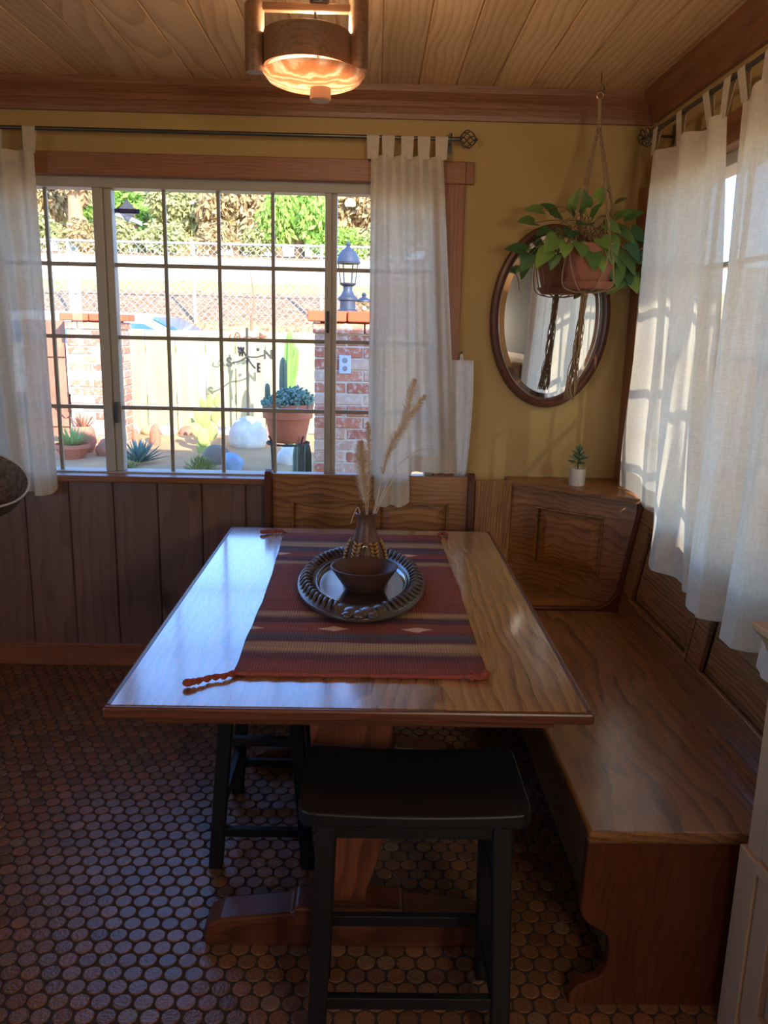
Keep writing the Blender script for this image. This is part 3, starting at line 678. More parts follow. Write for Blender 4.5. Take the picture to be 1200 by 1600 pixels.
for yc in (1.82, 2.66):
    bm = B(); out = [(-.035+x, yc-.02, z) for x, z in pedp]+[(-.035-x, yc-.02, z) for x, z in reversed(pedp)]
    prism(bm, out, (0, .04, 0)); obj('pedestal', bm, M['oak_ped'], t, bev=.004)
    bm = B(); fp = [(.36, 0), (.365, .035), (.352, .062), (.320, .078), (.14, .098), (.135, .112), (.05, .118)]
    out = [(-.035-x, yc-.10, z) for x, z in fp]+[(-.035+x, yc-.10, z) for x, z in reversed(fp)]
    out = out[:7]+out[7:]
    prism(bm, [(x, yc-.045, z) for x, _, z in out], (0, .09, 0)); obj('foot', bm, M['oak_table_dark'], t, bev=.008)
bm = B(); box(bm, -.055, -.015, 1.84, 2.64, .30, .40); obj('stretcher', bm, M['oak_table_dark'], t, bev=.004)

# ------------------------------------------------------------------ saddle stools
def make_stool(label):
    t = thing('saddle_stool', (0, 0, 0), label, 'stool', 'black saddle stools at the table')
    bm = B(); L_, W_, H_ = .462, .268, .61; nx, ny = 24, 10; rad = .03
    def outl(x, y): return x, y
    gtop, gbot = [], []
    for j in range(ny+1):
        ry, rb = [], []
        for i in range(nx+1):
            x = (i/nx-.5)*L_; y = (j/ny-.5)*W_
            ax, ay = abs(x)-(L_/2-rad), abs(y)-(W_/2-rad)
            if ax > 0 and ay > 0:
                d = math.hypot(ax, ay)
                mxx = max(ax, ay)
                s_ = mxx/d; x = math.copysign(L_/2-rad+ax*s_, x); y = math.copysign(W_/2-rad+ay*s_, y)
            dip = -.009*(1-(2*x/L_)**2)
            ry.append(bm.verts.new((x, y, H_+dip))); rb.append(bm.verts.new((x, y, H_-.034)))
        gtop.append(ry); gbot.append(rb)
    for j in range(ny):
        for i in range(nx):
            bm.faces.new((gtop[j][i], gtop[j][i+1], gtop[j+1][i+1], gtop[j+1][i])); bm.faces.new((gbot[j][i], gbot[j+1][i], gbot[j+1][i+1], gbot[j][i+1]))
    ring = [(0, i) for i in range(nx)]+[(j, nx) for j in range(ny)]+[(ny, i) for i in range(nx, 0, -1)]+[(j, 0) for j in range(ny, 0, -1)]
    for a, b in zip(ring, ring[1:]+ring[:1]): bm.faces.new((gbot[a[0]][a[1]], gbot[b[0]][b[1]], gtop[b[0]][b[1]], gtop[a[0]][a[1]]))
    obj('seat', bm, M['stool_black'], t, bev=.004, local=True)
    def legpos(sx, sy, z): f = 1-z/.577; return V((sx*(.176+.018*f), sy*(.088+.045*f), z))
    for sx in (-1, 1):
        for sy in (-1, 1):
            bm = B(); a, b = legpos(sx, sy, .577), legpos(sx, sy, 0); q = .019; vs = []
            for p in (b, a):
                vs.append([bm.verts.new(p+V((dx*q, dy*q, 0))) for dx, dy in ((-1, -1), (1, -1), (1, 1), (-1, 1))])
            bm.faces.new(vs[0][::-1]); bm.faces.new(vs[1])
            for k_ in range(4): bm.faces.new((vs[0][k_], vs[0][(k_+1) % 4], vs[1][(k_+1) % 4], vs[1][k_]))
            obj('leg', bm, M['stool_black'], t, bev=.003, local=True)
    def bar(nm, p, q, hz, w):
        p, q = V(p), V(q); d = (q-p).normalized(); s = d.cross(Z).normalized(); bm = B()
        fbox(bm, p, d, s, Z, 0, (q-p).length, -w, w, -hz, hz); obj(nm, bm, M['stool_black'], t, bev=.002, local=True)
    for sy in (-1, 1):
        bar('apron', legpos(-1, sy, .552), legpos(1, sy, .552), .022, .010)
        bar('stretcher', legpos(-1, sy, .165), legpos(1, sy, .165), .014, .009)
    for sx in (-1, 1):
        bar('apron', legpos(sx, -1, .552), legpos(sx, 1, .552), .022, .010)
        bar('stretcher', legpos(sx, -1, .39), legpos(sx, 1, .39), .013, .009)
        bar('stretcher', legpos(sx, -1, .11), legpos(sx, 1, .11), .013, .009)
    return t
s1 = make_stool('black saddle stool in the foreground, in front of the table end'); s1.location = (.100, 1.555, 0)
s2 = copy_tree(s1); s2['label'] = 'black saddle stool tucked under the left side of the table'
s2.location = (-.293, 2.285, 0); s2.rotation_euler = (0, 0, R(90))

# ------------------------------------------------------------------ things on the table
RC = V((-.02, 2.385, TZ+.0005))
t = thing('table_runner', RC, 'rust and tan striped woven runner lying along the table', 'table runner')
bm = B(); nx, ny = 24, 80; gt = []
for j in range(ny+1):
    q = j/ny; y = (q-.5)*1.30; hw = .283+.022*math.cos(PI*q)*0; row = []
    xl, xr = -.285+.004*noise.noise(V((q*9, 0, 0))), .296+.004*noise.noise(V((q*9, 5, 0)))
    if q > .5: xl -= .022*(q-.5)*2; xr -= .010*(q-.5)*2
    for i in range(nx+1):
        s = i/nx; x = xl+(xr-xl)*s
        row.append(bm.verts.new((x, y+.004*noise.noise(V((s*6, q*3, 1))), .0035+.0012*noise.noise(V((s*9, q*18, 3))))))
    gt.append(row)
for j in range(ny):
    for i in range(nx): bm.faces.new((gt[j][i], gt[j][i+1], gt[j+1][i+1], gt[j+1][i])).smooth = True
o = obj('cloth', bm, M['runner'], t, local=True, sol=.005)
def corner_tassel(pts):
    bm = B()
    P = spline(pts, 22)
    for ph in (0, PI):
        tube(bm, [p+V((.0035*math.cos(ph+i*.9), .0035*math.sin(ph+i*.9), .003+.003*math.sin(ph+i*.9))) for i, p in enumerate(P)], .0042, 6)
    e = P[-1]; ball(bm, e+V((0, 0, .004)), .011, 2, (1.15, 1, .8)); ball(bm, P[-4]+V((0, 0, .004)), .008, 2)
    obj('tassel', bm, M['tassel'], t, smooth='all', local=True)
corner_tassel([(-.277, -.648, .004), (-.300, -.672, .005), (-.325, -.680, .005), (-.350, -.700, .006), (-.372, -.712, .006)])
corner_tassel([(-.305, .648, .004), (-.325, .662, .006), (-.345, .655, .006), (-.362, .652, .006), (-.385, .640, .006)])
corner_tassel([(.285, -.650, .004), (.262, -.662, .006), (.245, -.655, .006), (.262, -.645, .008), (.285, -.652, .008), (.292, -.640, .006)])
corner_tassel([(.282, .648, .004), (.292, .664, .006), (.305, .672, .006), (.318, .668, .006), (.312, .658, .008)])
bm = B(); tube(bm, [(-.285+.58*i/30, -.652+.003*math.sin(i*2.1), .006) for i in range(31)], .0055, 6); obj('border_cord', bm, M['tassel'], t, smooth='all', local=True)
# oval carved tray
TC = V((-.022, 2.395, TZ+.0075))
t = thing('serving_tray', TC, 'dark oval tray with carved rim on the striped runner', 'tray')
a_, b_ = .192, .355
bm = B(); SG = 72
def ov(r, q, z): return V((r*a_*math.cos(q), r*b_*math.sin(q), z))
rings = []
for r, z in ((.0, .008), (.60, .008), (.66, .009), (.70, .018), (.735, .020)):
    rings.append([bm.verts.new(ov(max(r, .001), 2*PI*i/SG, z)) for i in range(SG)])
for A_, B_ in zip(rings, rings[1:]):
    for i in range(SG): bm.faces.new((A_[i], A_[(i+1) % SG], B_[(i+1) % SG], B_[i]))
obj('tray_floor', bm, M['tray_wood'], t, local=True, smooth=True)
bm = B(); rings = []
for r, z in ((.72, .018), (.78, .030), (.88, .034), (.97, .026), (1.0, .014), (.96, .004), (.60, .0), (.01, .0)):
    rings.append([bm.verts.new(ov(r, 2*PI*i/SG, z)) for i in range(SG)])
for A_, B_ in zip(rings, rings[1:]):
    for i in range(SG): bm.faces.new((A_[i], A_[(i+1) % SG], B_[(i+1) % SG], B_[i]))
obj('rim', bm, M['tray_carved'], t, local=True, smooth=True)
bm = B()
for i in range(60):                       # leaf carving all around the rim
    q = 2*PI*i/60; 
    if abs(math.sin(q)) > .95: continue
    p0, p1 = ov(.76, q, .029), ov(.97, q+.06, .026); mid = ov(.87, q+.015, .040)
    tube(bm, spline([p0, mid, p1], 7), [.002, .0045, .006, .0065, .006, .0045, .002], 6)
tube(bm, [ov(.985, 2*PI*i/SG, .018) for i in range(SG)], .005, 6, closed=True)
tube(bm, [ov(.715, 2*PI*i/SG, .0205) for i in range(SG)], .004, 6, closed=True)
obj('rim_carving', bm, M['tray_carved'], t, local=True, smooth='all')
for sgn in (-1, 1):
    bm = B()
    for dx, dy, r_ in ((-.055, .045, .022), (-.022, .020, .024), (.022, .020, .024), (.055, .045, .022), (0, .0, .020), (-.034, -.004, .015), (.034, -.004, .015), (-.075, .062, .014), (.075, .062, .014)):
        ball(bm, (dx, sgn*(b_-.020-dy), .026), r_, 2, (1.1, 1.25, .62))
    obj('handle_ornament', bm, M['tray_carved'], t, local=True, smooth='all')
# wooden bowl
bz = TC.z+.0085
t = thing('bowl', (-.014, 2.335, bz), 'dark wooden bowl in front of the vase on the tray', 'bowl')
bm = B(); lathe(bm, [(.052, 0), (.056, .004), (.099, .068), (.100, .0715), (.0965, .0725), (.093, .069), (.054, .016), (.048, .013), (.001, .012)], 48, cap=(True, True)); obj('body', bm, M['bowl'], t, local=True, smooth=True)
# vase with braided relief
VC = V((-.012, 2.545, bz))
t = thing('vase', VC, 'brown flared vase holding dried grasses on the tray', 'vase')
bm = B(); lathe(bm, [(.050, 0), (.058, .008), (.062, .035), (.058, .062), (.047, .09), (.036, .118), (.030, .145), (.0285, .165), (.031, .178), (.034, .184), (.031, .186), (.026, .180), (.024, .16), (.028, .10), (.001, .09)], 40); obj('body', bm, M['vase'], t, local=True, smooth=True)
for k_ in range(6):
    a = -PI/2+(k_-2.5)*2*PI/6; bm = B()
    for j in range(8):
        z = .010+j*.0112; r_ = (.060, .062, .063, .062, .0595, .056, .051, .046)[j]
        for sg in (-1, 1):
            p = V((math.cos(a)*r_, math.sin(a)*r_, z)); tn = V((-math.sin(a), math.cos(a), 0))
            tube(bm, [p+tn*sg*.014+V((0, 0, .010)), p+tn*sg*.008+V((math.cos(a), math.sin(a), 0))*.005+V((0, 0, .004)), p], [.003, .005, .003], 6)
    obj('braid_relief', bm, M['gold'], t, local=True, smooth='all')
bm = B(); p0 = V((-.004, -.062, .022))
tube(bm, spline([p0+V((-.005, -.002, .052)), p0+V((-.003, -.006, .066)), p0+V((.004, -.008, .072)), p0+V((.007, -.008, .064)), p0+V((.005, -.006, .04)), p0+V((.001, -.004, .012))], 20), .0038, 8)
for dx, dz in ((-.004, .008), (.004, .007), (-.004, .001), (.003, .001)): ball(bm, p0+V((dx, -.004, dz+.004)), .003, 2)
obj('brass_loop', bm, M['brass'], t, local=True, smooth='all')
mouth = VC+V((0, 0, .175))
def plume(pts, i0, label, seed, rad=.011, cnt=900, r_stem=.0012):
    random.seed(seed); P = spline(pts, 40); bm = B(); tube(bm, P, [r_stem]*40, 5)
    o = obj('dried_grass', bm, M['grass']); tag(o, label, 'dried grass', 'dried grasses in the vase')
    if i0 is not None:
        bm = B(); k0 = int(i0*39)
        for _ in range(cnt):
            f = random.random(); s = k0+f*(39-k0); a = int(s); q = s-a; p = P[a].lerp(P[min(a+1, 39)], q)
            tdir = (P[min(a+1, 39)]-P[max(a-1, 0)]).normalized()
            rdir = tdir.orthogonal().normalized(); rdir = Matrix.Rotation(random.uniform(0, 2*PI), 3, tdir) @ rdir
            ln = rad*(math.sin(PI*min(.97, f*.88+.10))**.6)*random.uniform(.7, 1.3)
            tip = p+rdir*ln+tdir*ln*.8; sd = tdir.cross(rdir)*.0012
            m_ = p.lerp(tip, .55)
            bm.faces.new([bm.verts.new(p-sd), bm.verts.new(p+sd), bm.verts.new(tip)])
            if random.random() < .5:
                e = (tip-p).normalized()*.003; bm.faces.new([bm.verts.new(m_-sd*1.8), bm.verts.new(m_+e), bm.verts.new(m_+sd*1.8), bm.verts.new(m_-e)])
        obj('seed_head', bm, M['grass'], o)
    return o
def G(px, py, Y): return at(px, py, Y)
plume([mouth+V((-.006, 0, -.05)), G(572, 795, 2.545), G(567, 740, 2.55), G(563, 690, 2.555)], .40, 'short fluffy dried grass plume standing upright at left in the vase', 1, .034, 1500)
plume([mouth+V((-.002, .004, -.05)), G(575, 790, 2.55), G(577, 700, 2.57), G(574, 660, 2.59)], .45, 'faint slim dried plume rising behind the short upright plume', 2, .015, 700)
plume([mouth+V((.004, .002, -.05)), G(586, 790, 2.545), G(607, 710, 2.55), G(632, 650, 2.56), G(648, 593, 2.57)], .70, 'tallest slim dried grass plume leaning right, tip uppermost', 3, .024, 620)
plume([mouth+V((.008, -.002, -.05)), G(588, 790, 2.54), G(604, 715, 2.53), G(630, 665, 2.52), G(664, 618, 2.51)], .42, 'longest bushy dried grass plume leaning furthest right', 4, .027, 1000)
plume([mouth+V((.01, .0, -.05)), G(590, 790, 2.54), G(615, 738, 2.54), G(650, 705, 2.54), G(682, 703, 2.54)], None, 'bare arching grass stem curving highest toward the right', 5)
plume([mouth+V((.012, .0, -.05)), G(592, 792, 2.54), G(608, 760, 2.54), G(625, 742, 2.54), G(645, 737, 2.54)], None, 'bare short grass stem curving low toward the right', 6)
plume([mouth+V((-.012, -.01, -.04)), G(560, 793, 2.53), G(552, 806, 2.52), G(548, 818, 2.52)], None, 'bare grass blade drooping over the left lip of vase', 8)
random.seed(11)

# ------------------------------------------------------------------ oval mirror
MC = V((.735, WY-.022, 1.582)); MA, MBx = .250, .372
t = thing('wall_mirror', (MC.x, WY, MC.z-MBx), 'oval mirror in dark wood frame on the mustard wall', 'mirror')
MR = Matrix.Rotation(R(0), 3, 'Y')
def mo(a, b, q, dy): return MC+V((a*math.cos(q), dy, b*math.sin(q)))
bm = B(); S = 96; prof = [(-.032, -.008), (-.022, -.022), (-.006, -.026), (.004, -.018), (.004, .020), (-.034, .020)]
prof = [(0, .020), (0, -.006), (-.006, -.016), (-.018, -.020), (-.030, -.014), (-.036, -.002), (-.036, .006), (-.030, .020)]
rg = [[bm.verts.new(mo(MA+d, MBx+d, 2*PI*i/S, dy)) for d, dy in prof] for i in range(S)]
for i in range(S):
    for j in range(len(prof)): bm.faces.new((rg[i][j], rg[(i+1) % S][j], rg[(i+1) % S][(j+1) % len(prof)], rg[i][(j+1) % len(prof)]))
obj('frame', bm, M['mahogany'], t, smooth=True)
bm = B(); ins = [bm.verts.new(mo(MA-.060, MBx-.060, 2*PI*i/S, .004)) for i in range(S)]; bm.faces.new(ins); obj('glass', bm, M['mirror'], t)
bm = B(); o1 = [bm.verts.new(mo(MA-.034, MBx-.034, 2*PI*i/S, .0085)) for i in range(S)]; i1 = [bm.verts.new(mo(MA-.060, MBx-.060, 2*PI*i/S, .004)) for i in range(S)]
for i in range(S): bm.faces.new((o1[i], o1[(i+1) % S], i1[(i+1) % S], i1[i]))
obj('bevelled_edge', bm, M['mirror_bevel'], t)

# ------------------------------------------------------------------ hanging plant
PY = 3.25
def hp(px, py, d=0): return at(px, py, PY+d)
pc = hp(918, 455); pz = pc.z; px0 = pc.x
def zat(py): return hp(918, py).z
rim_z, sau_z = zat(383), zat(452)
t = thing('potted_pothos', (px0, PY, sau_z), 'trailing green pothos in terracotta pot hung before the oval mirror', 'plant')
bm = B(); hh = rim_z-sau_z
lathe(bm, [(.001, .008), (.076, .008), (.100, hh-.045), (.104, hh-.045), (.108, hh), (.098, hh), (.094, hh-.02), (.001, hh-.02)], 40, (px0, PY, sau_z)); obj('pot', bm, M['terracotta'], t, smooth=True)
bm = B(); lathe(bm, [(.001, 0), (.078, 0), (.096, .022), (.099, .026), (.095, .027), (.076, .0075), (.001, .0075)], 40, (px0, PY, sau_z)); obj('saucer', bm, M['terracotta'], t, smooth=True)
bm = B(); lathe(bm, [(.094, hh-.019), (.05, hh-.010), (.001, hh-.008)], 24, (px0, PY, sau_z), cap=(False, True)); obj('soil', bm, M['soil'], t, smooth=True)
def heart(bm, base, d, up, ln, wd=.8, curl=.15, mi=0):
    d = d.normalized(); s = d.cross(up).normalized(); up = s.cross(d).normalized()
    outl = [(0, .06), (-.10, .28), (.02, .42), (.25, .46), (.5, .38), (.75, .22), (.92, .08), (1.0, 0)]
    c = [bm.verts.new(base+d*ln*f-up*curl*ln*f*f) for f in (0.02, .25, .5, .75, 1.0)]
    for sg in (-1, 1):
        e = [bm.verts.new(base+d*ln*a+s*sg*b*ln*wd+up*(.10*ln*b*2-curl*ln*a*a)) for a, b in outl[:-1]]
        cyc = [(c[0], e[0], e[1], e[2]), (c[0], e[2], e[3], c[1]), (c[1], e[3], e[4], c[2]), (c[2], e[4], e[5], c[3]), (c[3], e[5], e[6], c[4])]
        for q in cyc:
            f = bm.faces.new(q if sg > 0 else q[::-1]); f.smooth = True
leaves = [(848, 330, -.02, -1, .1), (836, 348, -.03, -1, 0), (858, 358, -.02, -.8, -.4), (880, 345, 0, -.4, .2), (872, 372, -.05, -.6, -.5), (893, 360, -.08, -.2, -.3), (905, 378, -.09, .1, -.6),
          (915, 325, .02, -.2, .6), (935, 312, .0, .3, .8), (925, 340, -.04, .1, .3), (945, 350, -.06, .5, -.2), (962, 340, -.02, .8, .3), (952, 372, -.08, .3, -.6), (968, 362, -.03, .6, -.5), (975, 340, 0, .9, .3),
          (985, 360, 0, .6, -.4), (925, 392, -.10, .1, -.9), (938, 402, -.10, .2, -1), (965, 392, -.04, .3, -.9), (975, 400, -.02, .5, -.6), (990, 398, 0, .7, -.4), (1003, 405, .01, .8, -.3), (978, 418, -.01, .3, -.8),
          (968, 438, -.01, -.5, -.5), (995, 378, .02, .8, .2), (870, 398, -.06, -.4, -.9), (858, 390, -.05, -.6, -.7), (828, 398, -.02, -.4, -.8), (822, 392, -.02, -.9, .1), (895, 340, .03, -.1, .4), (960, 320, .03, .5, .4),
          (885, 382, -.09, -.2, -.8), (912, 352, -.10, 0, .1), (938, 372, -.10, .2, -.4), (980, 380, -.04, .6, -.7), (868, 335, .03, -.5, .4), (950, 385, -.09, .3, -.8), (900, 330, .05, 0, .6), (955, 358, .05, .6, .1), (880, 362, .06, -.5, -.2), (1012, 372, .03, .9, .3), (985, 432, .0, .3, -.8), (1000, 424, .01, .7, -.5), (972, 425, -.01, .2, -.9), (962, 415, -.04, .1, -.9)]
bm = B(); bs = B()
for (lx, ly, dy, dx_, dz_) in leaves:
    p = hp(lx, ly, dy); root_ = V((px0+random.uniform(-.05, .05), PY+random.uniform(-.05, .05), rim_z-.015))
    mid = root_.lerp(p, .5)+V((0, 0, .05+random.uniform(0, .03)))
    d = V((dx_, random.uniform(-.7, -.1), dz_)); upv = V((random.uniform(-.3, .3), -.8, .8))
    tube(bs, spline([root_, mid, p], 9), .0014, 5)
    heart(bm, p, d, upv, random.uniform(.060, .088), random.uniform(.80, 1.0), random.uniform(.05, .3))
for tr_pts in ([(960, 395, -.03), (985, 415, -.02), (975, 440, -.02), (968, 458, -.02)], [(958, 385, -.02), (985, 392, .0), (1003, 388, .02), (1016, 374, .03)], [(960, 392, -.03), (985, 425, 0), (1005, 408, .01)], [(872, 392, -.05), (850, 395, -.03), (842, 402, -.03), (848, 425, -.02), (850, 445, -.02)]):
    tube(bs, spline([hp(*q) for q in tr_pts], 18), .0017, 5)
obj('vine_stems', bs, M['stem'], t, smooth='all')
obj('foliage', bm, M['pothos'], t)
# macrame hanger
t = thing('plant_hanger', (px0, PY, sau_z-.35), 'knotted jute macrame hanger holding the pothos pot', 'plant hanger')
knot = hp(936, 192); topk = hp(938, 150)
bm = B(); tube(bm, [topk+V((.012*math.cos(a*PI/8), 0, .012*math.sin(a*PI/8))) for a in range(16)], .0025, 6, closed=True); obj('ring', bm, M['brass'], t, smooth='all')
bm = B(); P = spline([topk+V((0, 0, -.012)), knot+V((0, 0, .02)), knot], 14); tube(bm, P, .0075, 8)
for dz in (0, -.012, .012): ball(bm, knot+V((0, 0, dz)), .011, 2, (1, 1, .7))
obj('gathered_cord', bm, M['jute'], t, smooth='all')
anch = []
for k_, a in enumerate((-2.6, -1.15, .15, 1.9)):
    rimp = V((px0+.112*math.cos(a), PY+.112*math.sin(a), rim_z-.004)); sp_ = V((px0+.104*math.cos(a+.35), PY+.104*math.sin(a+.35), sau_z+.012)); sp2 = V((px0+.104*math.cos(a-.35), PY+.104*math.sin(a-.35), sau_z+.012))
    und = V((px0-.01, PY, sau_z-.012)); bm = B(); mid = knot.lerp(rimp, .52)
    for sg in (-1, 1):
        P = spline([knot, mid, rimp], 60)
        tube(bm, [p+V((.0035*math.cos(i*.9+sg*PI/2), .0035*math.sin(i*.9+sg*PI/2), 0)) for i, p in enumerate(P)], .0028, 5)
    ball(bm, mid, .009, 2, (1, 1, 1.5)); ball(bm, rimp+V((.006*math.cos(a), .006*math.sin(a), 0)), .007, 2)
    for e in (sp_, sp2):
        tube(bm, spline([rimp, rimp.lerp(e, .5)+V((.010*math.cos(a), .010*math.sin(a), 0)), e, e.lerp(und, .5)+V((0, 0, -.010)), und], 18), .0026, 5)
    obj('cord', bm, M['jute'], t, smooth='all')
bm = B(); k0 = V((px0-.01, PY, sau_z-.014)); ball(bm, k0, .012, 2, (1, 1, 1.3)); L_ = k0.z-zat(625)
for i in range(26):
    a = random.uniform(0, 2*PI); r0 = random.uniform(.002, .009); r1 = random.uniform(.006, .024); tw = random.uniform(.5, 1.6)
    P = [k0+V(((r0+(r1-r0)*q**2)*math.cos(a+tw*6*q)+.006*math.sin(q*9+i), (r0+(r1-r0)*q**2)*math.sin(a+tw*6*q), -L_*q*random.uniform(.985, 1.0)))+V((-.03*q, 0, 0)) for q in [j/16 for j in range(17)]]
    tube(bm, P, .0019, 5)
obj('tassel', bm, M['jute'], t, smooth='all')
hz_ = CZ
bm = B(); tube(bm, spline([(topk.x, PY, CZ), (topk.x, PY, topk.z+.045), (topk.x+.010, PY, topk.z+.035), (topk.x+.010, PY, topk.z+.014), (topk.x, PY, topk.z+.009), (topk.x-.008, PY, topk.z+.016)], 24), .0022, 6)
tag(obj('ceiling_hook', bm, M['iron'], smooth='all'), 'small metal hook in the ceiling carrying the plant hanger', 'hook')
# small succulent on the corner shelf
sc = V((.856, 3.335, .907))
t = thing('potted_succulent', sc, 'tiny succulent in grey cement pot on the corner shelf', 'plant')
bm = B(); lathe(bm, [(.001, 0), (.031, 0), (.033, .003), (.033, .070), (.030, .071), (.0285, .066), (.0285, .056), (.001, .056)], 32, sc); obj('pot', bm, M['concrete'], t, smooth=True)
bm = B(); lathe(bm, [(.0285, .056), (.0285, .059), (.001, .060)], 20, sc, cap=(True, True)); obj('soil', bm, M['soil'], t)
bm = B(); tube(bm, spline([sc+V((0, 0, .055)), sc+V((.001, 0, .085)), sc+V((.004, 0, .15))], 8), .003, 6); obj('stem', bm, M['stem'], t, smooth='all')
bm = B()
for lv, (z, ln, el) in enumerate(((.092, .045, 8), (.106, .042, 22), (.120, .036, 38), (.134, .030, 58), (.146, .024, 80))):
    nl = 5 if lv < 4 else 3
    for i in range(nl):
        a = lv*.7+i*2*PI/nl; d = V((math.cos(a)*math.cos(R(el)), math.sin(a)*math.cos(R(el)), math.sin(R(el))))
        c_ = sc+V((.002, 0, z))+d*ln*.55; rot = d.to_track_quat('X', 'Z').to_matrix()
        ball(bm, c_, ln*.55, 2, (1, .34, .17), rot)
obj('leaves', bm, M['succ'], t, smooth='all')

# ------------------------------------------------------------------ ceiling lamp
LC = V((-.168, 2.13, 0))
t = thing('ceiling_lamp', (LC.x, LC.y, CZ), 'wooden ceiling lamp with alabaster glass bowl and glowing bulb', 'lamp')
for x, z0, z1 in ((-.292, 2.112, 2.262), (-.048, 2.122, 2.31)):
    bm = B(); lathe(bm, [(.001, z0), (.021, z0), (.023, z0+.004), (.023, z1-.004), (.020, z1), (.001, z1)], 28, (x, LC.y, 0)); obj('post', bm, M['lampwood'], t, smooth=True)
    bm = B(); tube(bm, [(x, LC.y, z1), (x, LC.y, CZ)], .007, 8); obj('hanging_rod', bm, M['iron'], t)
bm = B(); S = 48; rg = []
for r, z in ((.099, 2.127), (.103, 2.125), (.103, 2.197), (.099, 2.199), (.093, 2.197), (.093, 2.127)): rg.append([bm.verts.new((LC.x+r*math.cos(2*PI*i/S), LC.y+r*math.sin(2*PI*i/S), z)) for i in range(S)])
for A_, B_ in zip(rg, rg[1:]+rg[:1]):
    for i in range(S): bm.faces.new((A_[i], A_[(i+1) % S], B_[(i+1) % S], B_[i]))
obj('wood_band', bm, M['lampwood'], t, smooth=True)
bm = B(); box(bm, -.292, -.048, LC.y-.010, LC.y+.010, 2.244, 2.262); obj('cross_bar', bm, M['lampwood'], t, bev=.003)
bx = -.152
bm = B(); lathe(bm, [(.012, 2.080), (.055, 2.082), (.085, 2.087), (.108, 2.096), (.121, 2.112), (.118, 2.114), (.104, 2.101), (.083, 2.093), (.055, 2.088), (.012, 2.086)], 48, (bx, LC.y, 0), cap=(False, False)); obj('glass_bowl', bm, M['alabaster'], t, smooth='all')
bm = B(); lathe(bm, [(.001, 2.052), (.021, 2.052), (.025, 2.056), (.025, 2.096), (.001, 2.096)], 28, (-.137, LC.y, 0)); obj('bottom_knob', bm, M['knobwood'], t, smooth=True)
bm = B(); tube(bm, [(-.137, LC.y, 2.09), (-.15, LC.y, 2.244)], .004, 8); obj('centre_rod', bm, M['iron'], t)
bm = B(); lathe(bm, [(.022, 2.262), (.024, 2.275), (.018, 2.290), (.001, 2.290)], 20, (-.14, LC.y, 0)); obj('bulb_socket', bm, M['iron'], t)
bm = B(); ball(bm, (-.14, LC.y, 2.318), .034, 3, (1.4, 1, 1)); obj('light_bulb', bm, M['bulb'], t, smooth='all')
bm = B(); lathe(bm, [(.001, CZ-.02), (.16, CZ-.02), (.165, CZ), (.001, CZ)], 32, (LC.x, LC.y, 0)); obj('ceiling_plate', bm, M['lampwood'], t)
LC = V((-.168, 2.13, 0))
pl = bpy.data.lights.new('lamp_light', 'POINT'); pl.energy = 6; pl.color = (1, .74, .50); pl.shadow_soft_size = .03
po = bpy.data.objects.new('lamp_light', pl); C.objects.link(po); po.location = (LC.x+.02, LC.y+.035, 2.222)
pl2 = bpy.data.lights.new('lamp_light_low', 'POINT'); pl2.energy = .34; pl2.color = (1, .78, .56); pl2.shadow_soft_size = .02
po2 = bpy.data.objects.new('lamp_light_low', pl2); C.objects.link(po2); po2.location = (LC.x+.03, LC.y-.03, 2.17)

# ------------------------------------------------------------------ woven basket at the left edge
bc = V((-1.262, 2.6, 1.03))
t = thing('woven_basket', bc, 'brown woven basket with pale rim at far left edge below curtain', 'basket')
rot = (Matrix.Rotation(R(21), 4, 'Y') @ Matrix.Rotation(R(20), 4, 'X'))
bm = B(); lathe(bm, [(.001, -.115), (.06, -.113), (.10, -.095), (.135, -.06), (.158, 0), (.150, 0), (.128, -.055), (.094, -.085), (.055, -.10), (.001, -.102)], 40, bc, mat=rot); obj('body', bm, M['basket'], t, smooth=True)
bm = B(); tube(bm, [bc+(rot.to_3x3() @ V((.155*math.cos(2*PI*i/40), .155*math.sin(2*PI*i/40), .001))) for i in range(40)], .0036, 6, closed=True); obj('rim', bm, M['rimpale'], t, smooth='all')
e = bc+(rot.to_3x3() @ V((-.155, 0, 0)))
e1 = bc+(rot.to_3x3() @ V((-.10, .118, 0))); e2 = bc+(rot.to_3x3() @ V((-.10, -.118, 0))); kn = V((e.x+.02, e.y, bc.z+.42))
bm = B(); tube(bm, [e1, kn], .003, 6); tube(bm, [e2, kn], .003, 6); tube(bm, [e, kn], .003, 6); tube(bm, [kn, (kn.x, kn.y, CZ)], .004, 6); ball(bm, kn, .010, 2); obj('hanging_cord', bm, M['jute'], t)

# ------------------------------------------------------------------ cream cabinet at the right edge
cx, cy = .822, 1.545
t = thing('cabinet', (cx+.1, cy-.5, 0), 'cream painted wooden cabinet at the right edge beside the bench', 'cabinet')
ang = R(-5); u = V((math.sin(R(3)), -math.cos(R(3)), 0)); n = V((-u.y*-1, 0, 0)); n = V((u.y, -u.x, 0)); 
if n.x > 0: n = -n
O = V((cx, cy, 0)); LN = .62
CT = .935
bm = B(); fbox(bm, O, u, Z, n, .0, LN, .0, CT, -.23, -.012); obj('carcass', bm, M['cream_paint'], t)
bm = B()
fbox(bm, O, u, Z, n, 0, .055, .46, CT, -.012, 0); fbox(bm, O, u, Z, n, -.012, .06, 0, .46, -.014, .010)
fbox(bm, O, u, Z, n, .52, .60, 0, CT, -.012, 0)
fbox(bm, O, u, Z, n, .055, .52, CT-.05, CT, -.012, 0); fbox(bm, O, u, Z, n, .06, .52, .44, .47, -.012, .012); fbox(bm, O, u, Z, n, .06, .52, 0, .08, -.012, 0)

